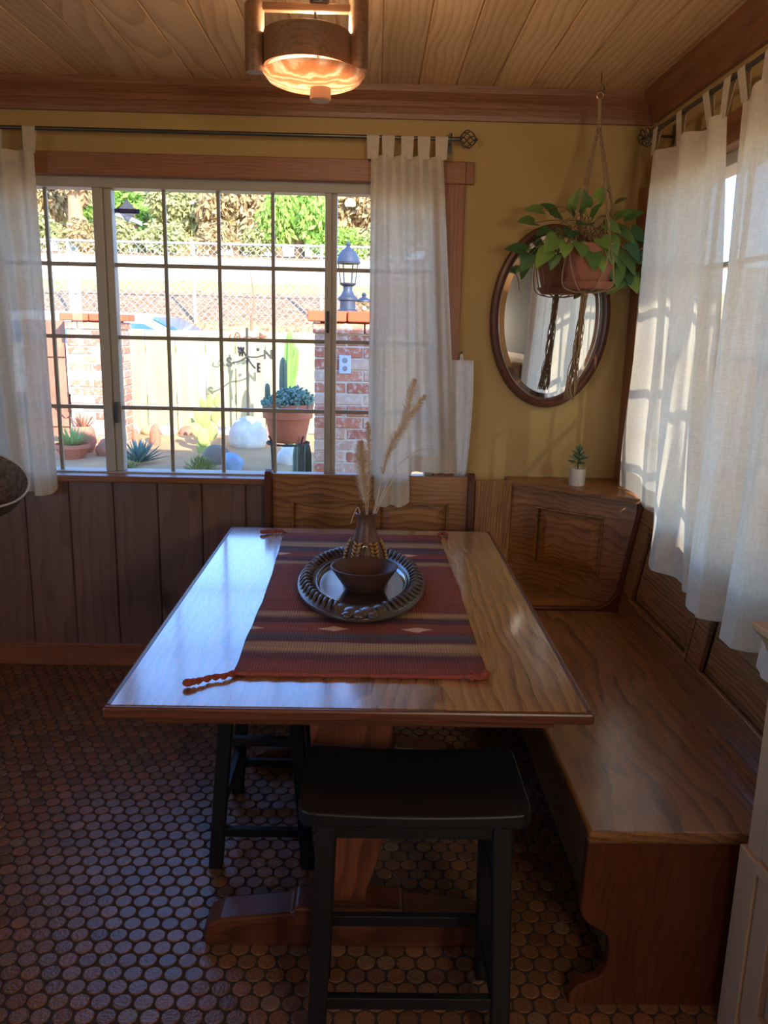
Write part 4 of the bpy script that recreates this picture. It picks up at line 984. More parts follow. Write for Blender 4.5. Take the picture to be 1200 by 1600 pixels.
obj('face_frame', bm, M['cream_paint'], t, bev=.003)
for v0, v1 in ((.475, CT-.055), (.085, .435)):
    bm = B(); a, b = .064, .515; q = .06
    for x0, x1, y0, y1 in ((a, b, v0, v0+q), (a, b, v1-q, v1), (a, a+q, v0+q, v1-q), (b-q, b, v0+q, v1-q)): fbox(bm, O, u, Z, n, x0, x1, y0, y1, -.012, .006)
    d = obj('door', bm, M['cream_paint'], t, bev=.003)
    bm = B(); frustum(bm, O, u, Z, n, a+q+.003, b-q-.003, v0+q+.003, v1-q-.003, -.012, -.003, .02); obj('door_panel', bm, M['cream_paint'], d)
bm = B(); cove = [(-.235, CT), (0, CT), (.006, CT+.004)]
cove = [(-.012, CT-.035), (.004, CT-.035), (.010, CT-.020), (.022, CT-.002), (.036, CT+.010), (.042, CT+.016), (.042, CT+.030), (-.23, CT+.030), (-.23, CT)]
prism(bm, [O+u*-.02+n*d+Z*z for d, z in cove], u*(LN+.02)); obj('cornice', bm, M['cream_paint'], t, bev=.002)

# ------------------------------------------------------------------ behind the viewpoint: two added fill lamps, a cupboard, an added dark panel
for lx, ly, pw_ in ((.70, -.62, 150), (.92, -2.0, 190)):
    t = thing('added_fill_globe', (lx, ly, CZ), 'unseen globe lamp added behind the viewpoint to brighten the room', 'lamp', 'added fill lamps behind the viewpoint')
    bm = B(); tube(bm, [(lx, ly, 1.68), (lx, ly, CZ)], .005, 8); obj('cord', bm, M['iron'], t)
    bm = B(); lathe(bm, [(.001, 1.65), (.03, 1.65), (.025, 1.69), (.001, 1.69)], 20, (lx, ly, 0)); obj('cap', bm, M['iron'], t)
    kk = N('fill_globe_glow'); em = kk.n('Emission'); em.inputs[0].default_value = (1, .86, .68, 1); em.inputs[1].default_value = 3; kk.l(em.outputs[0], kk.out.inputs[0])
    bm = B(); ball(bm, (lx, ly, 1.55), .10, 3); obj('globe', bm, kk.m, t, smooth='all')
    q = bpy.data.lights.new('added_fill_light', 'POINT'); q.energy = pw_; q.color = (1, .86, .68); q.shadow_soft_size = .11  # added fill light, brightens the room from behind the viewpoint
    qo = bpy.data.objects.new('added_fill_light', q); C.objects.link(qo); qo.location = (lx, ly, 1.55)
bm = B(); box(bm, .78, 1.095, -.35, .86, .10, 1.27); t = obj('cupboard', bm, M['cream_paint'], bev=.006); tag(t, 'pale cupboard on the right wall behind the viewpoint', 'cupboard')
bm = B(); box(bm, .76, 1.095, -.37, .88, 1.27, 1.295); obj('worktop', bm, M['cream_paint'], t, bev=.004)
for y0_, y1_ in ((-.33, .25), (.27, .84)):
    bm = B(); box(bm, .762, .78, y0_, y1_, .16, 1.24); d = obj('door', bm, M['cream_paint'], t, bev=.004)
    bm = B(); tube(bm, [(.745, y1_-.06, .8), (.745, y1_-.06, .92)], .006, 8); obj('handle', bm, M['iron'], d)
bm = B(); box(bm, .82, 1.095, -.33, .84, 0, .10); obj('plinth', bm, M['cream_paint'], t)

t = thing('mirror_dark_panel', (1.09, .7, 1.34), 'large dark panel added above the pale cupboard to darken the mirror view', 'board')  # dark panel added so the mirror reflects something dark here
bm = B(); box(bm, 1.085, 1.099, -.5, 1.62, 1.36, 2.22); obj('dark_panel', bm, M['dark_panel'], t)
bm = B()
for a_ in ((-.54, 1.66, 1.32, 1.36), (-.54, 1.66, 2.22, 2.26), (-.54, -.5, 1.36, 2.22), (1.62, 1.66, 1.36, 2.22)): box(bm, 1.075, 1.099, *a_)
obj('frame', bm, M['trim_z'], t)

# ================================================================== OUTSIDE
def gz(x, y):
    pts = [(-20, .25), (6.5, .28), (8.2, .32), (9.2, .36), (10.2, .40), (11.78, .46), (11.93, 1.5), (13.6, 2.08), (17.3, 2.86), (22, 3.25), (45, 4.2)]
    for (a, za), (b, zb) in zip(pts, pts[1:]):
        if y <= b: q = max(0, (y-a)/(b-a)); return za+(zb-za)*q
    return 4.2
def gzn(x, y): return gz(x, y)+.035*noise.noise(V((x*.9, y*.9, 2)))
bm = B()
xs = [-26, -20, -15]+[-12+.5*i for i in range(18)]+[LX-WT, -2.2]+[-1.8+.4*i for i in range(7)]+[1.0, WX+WT]+[1.7+.5*i for i in range(14)]+[11, 15, 20]
ys = [-14, -9, -6, FY-WT, -1, 1, 2.5, WY+WT]+[3.9+.35*i for i in range(19)]+[10.6, 11.0, 11.4, 11.78, 11.86, 11.93, 12.3, 12.6, 12.9, 13.2, 13.4, 13.6]+[14.2, 15, 16, 17, 17.4, 18, 19, 21, 24, 28, 34, 45]
xs = sorted(set(round(x, 3) for x in xs)); ys = sorted(set(round(y, 3) for y in ys))
gv = {}
for i, x in enumerate(xs):
    for j, y in enumerate(ys): gv[i, j] = bm.verts.new((x, y, gzn(x, y)))
for i in range(len(xs)-1):
    for j in range(len(ys)-1):
        mx_, my_ = (xs[i]+xs[i+1])/2, (ys[j]+ys[j+1])/2
        if LX-WT < mx_ < WX+WT and FY-WT < my_ < WY+WT: continue
        f = bm.faces.new((gv[i, j], gv[i+1, j], gv[i+1, j+1], gv[i, j+1])); f.smooth = True
        f.material_index = 0 if my_ < 9.8 else 1 if my_ < 13.4 else 2 if my_ < 13.9 else 3 if my_ < 17.1 else 1
struct(obj('ground', bm, [M['dirt'], M['mulch'], M['drygrass'], M['road']]))

# brick pillars
def pillar(x0, x1, y0, y1, zt, label, course):
    t = thing('brick_pillar', ((x0+x1)/2, (y0+y1)/2, gz(0, y0)-.05), label, 'pillar')
    zb = gz(0, y0)-.05; bm = B(); box(bm, x0+.008, x1-.008, y0+.008, y1-.008, zb, zt-course*1.9); obj('mortar_core', bm, M['mortar'], t)
    bm = B(); z = zt-2*course; row = 0
    def course_at(z, row, ex, bmx):
        gap = .010; nb = max(2, round((x1-x0)/.21)); wv = (x1-x0+2*ex)
        offs = .5 if row % 2 else 0
        cuts = sorted(set([0, 1]+[(i+offs)/nb for i in range(nb+1) if 0 < (i+offs)/nb < 1]))
        for c0_, c1_ in zip(cuts, cuts[1:]):
            j = random.uniform(-.006, .006)
            xa, xb = x0-ex+wv*c0_+gap/2, x0-ex+wv*c1_-gap/2
            box(bmx, xa, xb, y0-ex+j, y0-ex+j+.10, z+gap/2, z+course-gap/2)
        for sx in (0, 1):
            j = random.uniform(-.005, .005)
            for ya, yb in ((y0-ex+.11, (y0+y1)/2-gap/2), ((y0+y1)/2+gap/2, y1+ex)):
                if sx == 0: box(bmx, x0-ex+j, x0-ex+.1, ya, yb, z+gap/2, z+course-gap/2)
                else: box(bmx, x1+ex-.1, x1+ex+j, ya, yb, z+gap/2, z+course-gap/2)
    while z > zb-.02:
        z -= course; course_at(z, row, 0, bm); row += 1
    course_at(zt-2*course, 1, .012, bm)
    obj('bricks', bm, M['brick'], t, bev=.006, seg=1)
    bm = B(); course_at(zt-course, 0, .045, bm); box(bm, x0+.04, x1-.04, y0+.04, y1-.04, zt-course*2, zt-.006); obj('cap', bm, M['brick_cap'], t, bev=.006, seg=1)
    return t
PYr = 5.8
pl0, pt0 = at(490, 600, PYr), at(490, 484, PYr)
prx = pl0.x; prz = pt0.z
pillar(prx, prx+.46, PYr, PYr+.46, prz, 'shaded brick pillar under the lantern, right of the terracotta pot', .0815)
PYl = 8.0
ll, lr_, lt = at(108, 600, PYl), at(181, 600, PYl), at(150, 489, PYl)
pillar(ll.x, lr_.x+.02, PYl, PYl+.46, lt.z, 'sunlit brick pillar at left beside the brown gate', .078)
# outlet plate on the right pillar
a, b = at(530, 555, PYr), at(548, 584, PYr); bm = B(); box(bm, a.x, b.x, PYr-.012, PYr+.004, b.z, a.z)
t = obj('outlet_cover', bm, M['white_plate'], bev=.004); tag(t, 'pale outlet cover on the shaded brick pillar', 'outlet')
cxo, czo = (a.x+b.x)/2, (a.z+b.z)/2
for dz in (-.028, .028):
    bm = B(); lathe(bm, [(.001, 0), (.018, 0), (.017, .003), (.001, .003)], 16, (0, 0, 0)); tr(bm, Matrix.Translation((cxo, PYr-.0118, czo+dz)) @ Matrix.Rotation(R(90), 4, 'X')); obj('socket', bm, M['sticker'], t)
# coach lantern and small lamp on the pillar
lc = at(543, 486, PYr+.23); lz = prz-.006; sc_ = (PYr+.23)/1280
t = thing('coach_lantern', (lc.x, PYr+.23, lz), 'blue-grey coach lantern on top of the shaded brick pillar', 'lantern')
c_ = (lc.x, PYr+.23, lz)
bm = B(); lathe(bm, [(.001, 0), (.072, 0), (.072, .012), (.055, .02), (.055, .075), (.068, .082), (.068, .10), (.05, .115), (.032, .15), (.034, .175), (.058, .19), (.06, .2), (.001, .2)], 24, c_); obj('base', bm, M['bluegrey'], t, smooth=True)
bm = B(); lathe(bm, [(.05, .2), (.068, .33), (.001, .33)], 6, c_, cap=(True, True)); obj('glass_shade', bm, M['frost'], t)
for i in range(6):
    a = 2*PI*i/6; bm = B(); tube(bm, [V(c_)+V((.052*math.cos(a), .052*math.sin(a), .2)), V(c_)+V((.070*math.cos(a), .070*math.sin(a), .335))], .004, 6); obj('glazing_bar', bm, M['bluegrey'], t)
bm = B(); lathe(bm, [(.001, .33), (.085, .33), (.088, .342), (.08, .355), (.062, .40), (.04, .425), (.02, .435), (.012, .45), (.016, .46), (.006, .48), (.001, .50)], 24, c_, cap=(False, True)); obj('hood', bm, M['bluegrey'], t, smooth=True)
c_ = (lc.x+.115, PYr+.30, lz)
t = thing('garden_lamp', c_, 'small pale glass lamp beside the coach lantern', 'lantern')
bm = B(); lathe(bm, [(.001, 0), (.03, 0), (.055, .075), (.001, .075)], 6, c_); obj('glass_shade', bm, M['frost'], t)
bm = B(); lathe(bm, [(.001, .075), (.062, .075), (.06, .085), (.02, .105), (.012, .112), (.018, .125), (.006, .14), (.001, .14)], 16, c_, cap=(False, True)); obj('hood', bm, M['bluegrey'], t, smooth=True)
bm = B(); ball(bm, V(c_)+V((0, 0, .028)), .02, 2); obj('bulb', bm, M['white_plate'], t)

# board fence
FYo = 9.1
x0f, x1f = at(190, 600, FYo).x, at(640, 600, FYo).x; zf0, zf1 = at(300, 682, FYo).z+.06, at(300, 516, FYo).z
t = thing('board_fence', ((x0f+x1f)/2, FYo, zf0), 'pale sunlit board fence across the garden between the brick pillars', 'fence')
bm = B(); x = x0f-.05
while x < x1f:
    w_ = .325; box(bm, x+.006, x+w_-.006, FYo, FYo+.022, zf0, zf1+random.uniform(-.006, .006)); x += w_
obj('boards', bm, M['fence'], t)
bm = B()
for z in (zf0+.2, zf1-.25): box(bm, x0f, x1f, FYo+.023, FYo+.06, z, z+.09)
obj('rails', bm, M['fence'], t)
# gate left of the pillar
GYo = 8.25
g0, g1 = at(40, 600, GYo).x, at(106, 600, GYo).x; gz0, gz1 = at(90, 690, GYo).z, at(90, 500, GYo).z
t = thing('garden_gate', ((g0+g1)/2, GYo, gz0), 'brown wooden garden gate left of the sunlit pillar', 'gate')
bm = B(); n_b = 4
for i in range(n_b): w_ = (g1-g0)/n_b; box(bm, g0+i*w_+.003, g0+(i+1)*w_-.003, GYo, GYo+.02, gz0+.05, gz1)
obj('boards', bm, M['gate'], t)
bm = B(); box(bm, g0, g1, GYo-.03, GYo-.002, gz0+.16, gz0+.24); box(bm, g0, g1, GYo-.03, GYo-.002, gz1-.35, gz1-.27)
fbox(bm, V((g0, GYo-.032, gz0+.72)), V((g1-g0, 0, -.46)).normalized(), V((.46, 0, g1-g0)).normalized(), V((0, -1, 0)), 0, math.hypot(g1-g0, .46), -.03, .03, 0, .012)
obj('brace', bm, M['gate'], t)
# edging stones along the fence foot
random.seed(3); x = at(196, 680, 8.85).x; es = []
names = ['pale', 'tan', 'red', 'brown']
i = 0
def rock(name, c, s, mat, label, cat='rock', group=None, seed=0, sub=3, rough=.22):
    bm = B(); vs = ball(bm, (0, 0, 0), 1, sub)
    for v_ in vs:
        d = v_.co.normalized(); f = 1+rough*noise.noise(d*1.3+V((seed*7.1, seed*3.3, 0)))+.5*rough*noise.noise(d*3+V((seed, 0, 9)))
        v_.co = V((d.x*s[0]*f, d.y*s[1]*f, max(-.55, d.z)*s[2]*f))
    tr(bm, Matrix.Translation(V(c)+V((0, 0, .42*s[2]))))
    o = obj(name, bm, mat, smooth='all'); tag(o, label, cat, group); return o
cols_es = ['pale', 'tan', 'pale', 'red', 'tan', 'pale', 'tan', 'red', 'tan', 'pale']
for i in range(10):
    px = 205+i*29; c = at(px, 684, 8.85); zg = gz(c.x, 8.85)
    tag(rock('edging_stone', (c.x, 8.88, zg), (.10, .07, .065), M['rock_'+cols_es[i]], 'small edging stone at the foot of the pale board fence', 'rock', 'edging stones along the fence', i, 2), 'small edging stone at the foot of the pale board fence', 'rock', 'edging stones along the fence')
def gpt(px, py, Y): c = at(px, py, Y); return V((c.x, Y, gz(c.x, Y)))
rock('boulder', gpt(388, 705, 8.3), (.20, .16, .21), M['rock_pale'], 'large white sunlit boulder in front of the weathervane', seed=15, rough=.03)
rock('boulder', gpt(338, 720, 7.25), (.13, .11, .13), M['rock_brown'], 'rounded brown-grey rock beside the prickly pear', seed=4, rough=.1)
rock('boulder', gpt(364, 730, 7.0), (.085, .08, .11), M['rock_blue'], 'angular blue-grey rock right of the rounded brown rock', seed=5, rough=.35)
rock('boulder', gpt(450, 715, 7.3), (.10, .08, .12), M['rock_pale'], 'white shaded rock behind the potted planter stand', seed=6, rough=.3)
rock('boulder', gpt(243, 690, 8.3), (.055, .05, .14), M['rock_red'], 'upright reddish brown stone above the agave', seed=8)
rock('boulder', gpt(212, 690, 8.4), (.04, .04, .09), M['rock_red'], 'small reddish brown stone left of the upright stone', seed=9)
rock('boulder', gpt(172, 698, 7.6), (.13, .10, .12), M['rock_red'], 'red rock lying against the foot of the sunlit pillar', seed=10)

# plants
def spike(bm, base, d, ln, wd, th=.25, curl=0.0):
    d = d.normalized(); s = d.cross(Z)
    s = s.normalized() if s.length > .01 else V((1, 0, 0)); up = s.cross(d).normalized()
    if up.z < 0: up = -up
    rows = []
    for f, w_ in ((0, .7), (.25, 1), (.55, .85), (.8, .5), (1, .02)):
        p = base+d*ln*f+Z*curl*ln*f*f
        rows.append([bm.verts.new(p-s*wd*w_+up*wd*.35*w_), bm.verts.new(p-up*wd*th*w_), bm.verts.new(p+s*wd*w_+up*wd*.35*w_), bm.verts.new(p+up*wd*.1*w_)])
    for A_, B_ in zip(rows, rows[1:]):
        for k_ in range(4): bm.faces.new((A_[k_], A_[(k_+1) % 4], B_[(k_+1) % 4], B_[k_]))
def rosette(bm, c, nl, ln, wd, el0, el1, seed, curl=0):
    random.seed(seed)
    for i in range(nl):
        q = i/nl; a = i*2.39996+random.uniform(-.1, .1); el = R(el0+(el1-el0)*q)+random.uniform(-.06, .06)
        spike(bm, V(c)+V((math.cos(a)*.02, math.sin(a)*.02, 0)), V((math.cos(a)*math.cos(el), math.sin(a)*math.cos(el), math.sin(el))), ln*random.uniform(.85, 1.1)*(1-.15*q), wd, curl=curl)
bm = B(); c = gpt(216, 715, 7.3); c = at(218, 720, 7.2); c.z = max(c.z, gz(0, 7.2)+.01); c.z = gz(0, 7.2)+.02
rosette(bm, c, 46, .25, .017, 12, 82, 5); tag(obj('agave', bm, M['agave']), 'blue-green spiky agave on the ground below the fence', 'plant')
bm = B(); c = at(196, 734, 7.0); c.z = gz(0, 7.0)
random.seed(6)
for i in range(60):
    a = random.uniform(0, 2*PI); spike(bm, c+V((random.uniform(-.08, .08), random.uniform(-.05, .05), 0)), V((math.cos(a), math.sin(a), random.uniform(.4, 1.6))), random.uniform(.05, .11), .008)
tag(obj('ground_plant', bm, M['bush']), 'low green leafy plant left of the agave', 'plant')
# aloe in a wide terracotta bowl
Ya = 7.42; c = at(114, 712, Ya); c.z = gz(c.x, Ya)
t = thing('aloe_planter', c, 'yellow-green aloe in an orange terracotta bowl beside the gate', 'plant')
bm = B(); lathe(bm, [(.001, 0), (.09, 0), (.11, .03), (.145, .09), (.155, .10), (.155, .135), (.142, .135), (.135, .11), (.001, .11)], 32, c); obj('pot', bm, M['terracotta_out'], t, smooth=True)
bm = B(); rosette(bm, c+V((0, 0, .11)), 34, .20, .015, 15, 80, 9, .15); obj('foliage', bm, M['aloe'], t)
c2 = at(131, 690, Ya+.31); c2.z = gz(c2.x, Ya+.31); c2.y = Ya+.31
t = thing('spiky_planter', c2, 'brown ridged round planter with reddish spikes behind the aloe', 'plant')
bm = B(); lathe(bm, [(.001, 0), (.08, 0), (.10, .04), (.115, .10), (.112, .16), (.095, .22), (.07, .25), (.06, .25), (.055, .22), (.001, .22)], 28, c2)
for v_ in bm.verts: v_.co = c2+V(((v_.co.x-c2.x)*(1+.05*math.sin(v_.co.z*160)), (v_.co.y-c2.y)*(1+.05*math.sin(v_.co.z*160)), v_.co.z-c2.z))
obj('pot', bm, M['rock_red'], t, smooth=True)
bm = B(); rosette(bm, c2+V((0, 0, .22)), 16, .20, .009, 40, 80, 12); obj('foliage', bm, M['redleaf'], t)
# prickly pear
Yp = 7.9; base = at(318, 700, Yp); base.z = gz(base.x, Yp)
t = thing('prickly_pear', base, 'prickly pear cactus with flat yellow-green pads', 'cactus'); random.seed(21)
pads = [(318, 683, .13, 0), (332, 676, .12, .35), (307, 672, .11, -.4), (322, 655, .13, .1), (338, 648, .11, .4), (310, 650, .10, -.2), (328, 628, .11, .15), (318, 632, .09, -.3), (340, 625, .10, .3), (300, 660, .07, -.5)]
for px, py, s, tl in pads:
    p = at(px, py, Yp+random.uniform(-.06, .06)); bm = B(); rot = Matrix.Rotation(tl, 3, 'Y') @ Matrix.Rotation(random.uniform(-.6, .6), 3, 'Z'); ball(bm, p, s*.72, 3, (.60, .18, 1), rot); obj('pad', bm, M['pad'], t, smooth='all')
bm = B(); ball(bm, base+V((.0, 0, .05)), .10, 3, (.7, .3, 1)); obj('pad', bm, M['pad'], t, smooth='all')
# yellow-green bush
bm = B(); c = at(314, 738, 6.85); c.z = gz(0, 6.85); random.seed(31)
for i in range(500):
    a, el = random.uniform(0, 2*PI), random.uniform(0, 1.5); r_ = random.uniform(.06, .15); d = V((math.cos(a)*math.cos(el), math.sin(a)*math.cos(el), math.sin(el)*.8)); spike(bm, c+d*r_, d+V((0, 0, .5)), .045, .004)
tag(obj('low_bush', bm, M['bush']), 'small mounded yellow-green bush in front of the brown rock', 'plant')
# the big terracotta planter on its iron stand
Yq = 5.5; pc_ = at(450, 690, Yq); w_ = (at(490, 632, Yq)-at(410, 632, Yq)).x/2; zr = at(450, 630, Yq).z; zb_ = at(450, 690, Yq).z; hq = zr-zb_
gq = gz(0, Yq)
t = thing('plant_stand', (pc_.x, Yq, gq), 'iron plant stand carrying the big terracotta planter', 'plant stand')
bm = B(); tube(bm, [(pc_.x+w_*.82*math.cos(a*PI/12), Yq+w_*.82*math.sin(a*PI/12), zb_-.008) for a in range(24)], .008, 6, closed=True)
tube(bm, [(pc_.x-w_*.82, Yq, zb_-.008), (pc_.x+w_*.82, Yq, zb_-.008)], .006, 6); tube(bm, [(pc_.x, Yq-w_*.82, zb_-.008), (pc_.x, Yq+w_*.82, zb_-.008)], .006, 6); obj('ring', bm, M['vane'], t, smooth='all')
for a in (PI/4, 3*PI/4, 5*PI/4, 7*PI/4):
    d = V((math.cos(a), math.sin(a), 0)); bm = B(); q = V((pc_.x, Yq, 0))+d*w_*.82
    tube(bm, spline([q+Z*(zb_+.05)+d*.02, q+Z*(zb_-.01), q+Z*(gq+.2)-d*.01, q+Z*(gq+.04), q+Z*gq+d*.03], 16), .007, 6); obj('leg', bm, M['vane'], t, smooth='all')
t = thing('succulent_planter', (pc_.x, Yq, zb_), 'big terracotta pot of trailing grey-green succulents left of the shaded pillar', 'plant')
bm = B(); lathe(bm, [(.001, 0), (w_*.66, 0), (w_*.70, .01), (w_*.88, hq*.62), (w_*.97, hq*.63), (w_, hq*.98), (w_*.93, hq), (w_*.88, hq*.9), (.001, hq*.88)], 40, (pc_.x, Yq, zb_)); obj('pot', bm, M['terracotta_out'], t, smooth=True)
bm = B(); random.seed(41)
for i in range(900):
    a = random.uniform(0, 2*PI); r_ = math.sqrt(random.random())*w_*1.02; hgt = random.uniform(0, .13)*(1-(r_/w_)**2*.6)
    xx = r_*math.cos(a); hgt *= 1.0+.35*xx/w_
    p = V((pc_.x+xx, Yq+r_*math.sin(a), zb_+hq*.93+hgt)); d = V((random.uniform(-1, 1), random.uniform(-1, 1), random.uniform(0, 1)))
    if d.length > .1:
        ball(bm, p, random.uniform(.008, .014), 1, (1.3, .8, .6), d.to_track_quat('X', 'Z').to_matrix())
obj('foliage', bm, M['teal'], t)
cc = at(441, 608, Yq)
def column(bm, base, ht, r_, ribs=8, lean=0):
    S_ = ribs*4; rings = []
    for f, rf in ((0, .85), (.1, 1), (.4, 1.05), (.75, 1), (.92, .75), (.985, .3), (1, .05)):
        rings.append([bm.verts.new(base+V((lean*f, 0, ht*f))+V((math.cos(2*PI*i/S_), math.sin(2*PI*i/S_), 0))*r_*rf*(1+.16*math.cos(ribs*2*PI*i/S_))) for i in range(S_)])
    for A_, B_ in zip(rings, rings[1:]):
        for i in range(S_): bm.faces.new((A_[i], A_[(i+1) % S_], B_[(i+1) % S_], B_[i]))
    bm.faces.new(rings[0][::-1]); bm.faces.new(rings[-1])
bm = B(); b0 = at(442, 630, Yq); column(bm, V((b0.x, Yq+.02, b0.z)), at(442, 558, Yq).z-b0.z, .022, 6); obj('cactus_stem', bm, M['cactus_grey'], t, smooth=True)
bm = B(); b0 = at(419, 632, Yq); column(bm, V((b0.x, Yq-.03, b0.z)), at(419, 598, Yq).z-b0.z, .016, 6); obj('cactus_stem', bm, M['cactus_grey'], t, smooth=True)
Yc = 7.9; b0 = at(453, 690, Yc); top_ = at(453, 517, Yc); b0.z = gz(0, Yc)
t = thing('column_cactus', (b0.x, Yc, b0.z), 'tall bright green column cactus rising behind the terracotta planter', 'cactus')
bm = B(); column(bm, V((b0.x, Yc, b0.z)), top_.z-b0.z, .052, 7); obj('trunk', bm, M['cactus'], t, smooth=True)
bm = B(); b1 = at(461, 590, Yc); column(bm, V((b1.x-.015, Yc, b1.z)), at(462, 543, Yc).z-b1.z, .028, 6, .03); obj('arm', bm, M['cactus'], t, smooth=True)
for px, yy, lab in ((466, 6.1, 'shaded grey-green column cactus under the planter stand, left of the pair'), (478, 6.2, 'shaded grey-green column cactus closest to the shaded pillar')):
    b0 = at(px, 742, yy); zt_ = at(px, 688, yy).z; bm = B(); column(bm, V((b0.x, yy, gz(0, yy)-.01)), zt_-gz(0, yy), .036, 8)
    tag(obj('column_cactus', bm, M['cactus_grey'], smooth=True), lab, 'cactus')
# weathervane
Yv = 8.55; vp = at(388, 667, Yv)
t = thing('weathervane', (vp.x, Yv, gz(0, Yv)), 'grey weathervane with compass letters in front of the board fence', 'weathervane')
zv = lambda py: at(388, py, Yv).z
bm = B(); tube(bm, [(vp.x, Yv, gz(0, Yv)), (vp.x, Yv, zv(512))], .013, 8); obj('pole', bm, M['vane'], t)
cz_ = zv(557); dirs = {'S': at(366, 566, Yv), 'N': at(412, 555, Yv-.02), 'E': at(402, 574, Yv), 'W': at(378, 551, Yv)}
depth = {'S': -.10, 'N': .06, 'E': -.16, 'W': .16}
for L_, e in dirs.items():
    e = V((e.x, Yv+depth[L_], e.z)); bm = B(); tube(bm, spline([(vp.x, Yv, cz_), V((vp.x, Yv, cz_)).lerp(e, .5)+V((0, 0, -.015)), e], 10), .010, 6); obj('arm', bm, M['vane'], t, smooth='all')
    fc = bpy.data.curves.new('letter', 'FONT'); fc.body = L_; fc.size = .125; fc.extrude = .006; fc.offset = .0065; fc.align_x = 'CENTER'; fc.align_y = 'CENTER'
    f0 = bpy.data.objects.new('letter_text', fc); lm = bpy.data.meshes.new_from_object(f0); bpy.data.objects.remove(f0)
    lm.materials.clear(); lm.materials.append(M['vane']); fo = bpy.data.objects.new('letter', lm); C.objects.link(fo); fo.parent = t
    off_ = V((e.x-vp.x, 0, 0)).normalized()*.035
    fo.location = e+off_-t.location; fo.rotation_euler = (R(90), 0, {'S': R(12), 'N': R(8), 'E': R(-55), 'W': R(-55)}[L_])
bm = B(); z0_ = zv(526)
tube(bm, spline([(vp.x-.16, Yv-.03, z0_+.02), (vp.x-.17, Yv-.03, z0_-.015), (vp.x-.12, Yv-.02, z0_-.03), (vp.x-.09, Yv-.02, z0_+.0), (vp.x-.05, Yv-.01, z0_-.02), (vp.x, Yv, z0_), (vp.x+.07, Yv+.01, z0_-.012), (vp.x+.16, Yv+.03, z0_+.012)], 40), .008, 6)
prism(bm, [(vp.x+.12, Yv+.015, z0_-.03), (vp.x+.21, Yv+.035, z0_+.0), (vp.x+.12, Yv+.015, z0_+.045)], (0, .006, 0))
tube(bm, spline([(vp.x-.13, Yv, z0_-.02), (vp.x-.10, Yv, z0_+.04), (vp.x-.06, Yv, z0_-.02)], 12), .007, 6)
obj('scroll_arrow', bm, M['vane_rust'], t, smooth='all')
for px in (374, 403):
    bm = B(); p = at(px, 549 if px < 390 else 546, Yv); ball(bm, p, .018, 2); obj('ball', bm, M['vane'], t, smooth='all')
# parked car behind the fence
Yk = 10.2; c0x, c1x = at(40, 500, Yk).x, at(310, 500, Yk).x; zk = gz(0, Yk)-.02
t = thing('car', ((c0x+c1x)/2, Yk, zk), 'white car with blue windscreen parked behind the fence', 'car')
hk = at(150, 487, Yk).z-zk; Lk = c1x-c0x
bm = B(); sidep = [(-1.6, .25), (-1.6, .75), (-1.5, hk*.62), (-1.1, hk*.66), (-.6, hk*.97), (.0, hk), (Lk*.60, hk), (Lk*.72, hk*.955), (Lk*1.02, hk*.70), (Lk*1.02+.9, hk*.60), (Lk*1.02+1.05, .55), (Lk*1.02+1.05, .25)]
prism(bm, [(c0x+x, Yk, zk+z) for x, z in sidep], (0, 1.5, 0)); obj('body', bm, M['car_white'], t, bev=.05, seg=3)
bm = B(); prism(bm, [(c0x+Lk*.735, Yk-.004, zk+hk*.945), (c0x+Lk*1.0, Yk-.004, zk+hk*.715), (c0x+Lk*1.03, Yk-.004, zk+hk*.715), (c0x+Lk*.75, Yk-.004, zk+hk*.965)], (0, 1.4, 0)); obj('windscreen', bm, M['car_glass'], t)
bm = B(); prism(bm, [(c0x-.55, Yk-.01, zk+hk*.9), (c0x+Lk*.68, Yk-.01, zk+hk*.9), (c0x+Lk*.92, Yk-.01, zk+hk*.7), (c0x-.9, Yk-.01, zk+hk*.7)], (0, .02, 0)); obj('side_window', bm, M['car_glass'], t)
for dx in (-.9, Lk*1.02+.35):
    bm = B(); lathe(bm, [(.001, -.1), (.2, -.1), (.31, -.09), (.32, 0), (.31, .1), (.001, .1)], 24); tr(bm, Matrix.Translation((c0x+dx, Yk+.05, zk+.31)) @ Matrix.Rotation(R(90), 4, 'X')); obj('wheel', bm, M['tyre'], t)
# chain-link fence up the bank
Yf = 11.95; zb0 = gz(0, Yf)-.02; zt0 = at(335, 381, Yf).z; xa, xb = at(20, 400, Yf).x-1.2, at(640, 400, Yf).x+.5
t = thing('chain_link_fence', ((xa+xb)/2, Yf, zb0), 'grey chain-link fence along the bank below the trees', 'fence')
bm = B(); Hh = zt0-zb0; sp_ = .10
def wire(p, q, w_=.0024):
    p, q = V(p), V(q); d = (q-p).normalized(); s = V((0, 1, 0)); k_ = d.cross(s); a = [bm.verts.new(p+s*w_*i+k_*w_*j) for i, j in ((-1, -1), (1, -1), (1, 1), (-1, 1))]; b = [bm.verts.new(q+s*w_*i+k_*w_*j) for i, j in ((-1, -1), (1, -1), (1, 1), (-1, 1))]
    for i in range(4): bm.faces.new((a[i], a[(i+1) % 4], b[(i+1) % 4], b[i]))
x = xa-Hh
while x < xb:
    for sgn in (1, -1):
        p, q = (x, zb0), (x+Hh, zt0)
        if sgn < 0: p, q = (x, zt0), (x+Hh, zb0)
        s0 = max(0, (xa-x)/Hh); s1_ = min(1, (xb-x)/Hh)
        if s1_ > s0: wire((x+Hh*s0, Yf+.004*sgn, p[1]+(q[1]-p[1])*s0), (x+Hh*s1_, Yf+.004*sgn, p[1]+(q[1]-p[1])*s1_))
    x += sp_
obj('wire_mesh', bm, M['galv'], t)
bm = B(); tube(bm, [(xa, Yf, zt0), (xb, Yf, zt0)], .018, 8); obj('top_rail', bm, M['galv'], t)
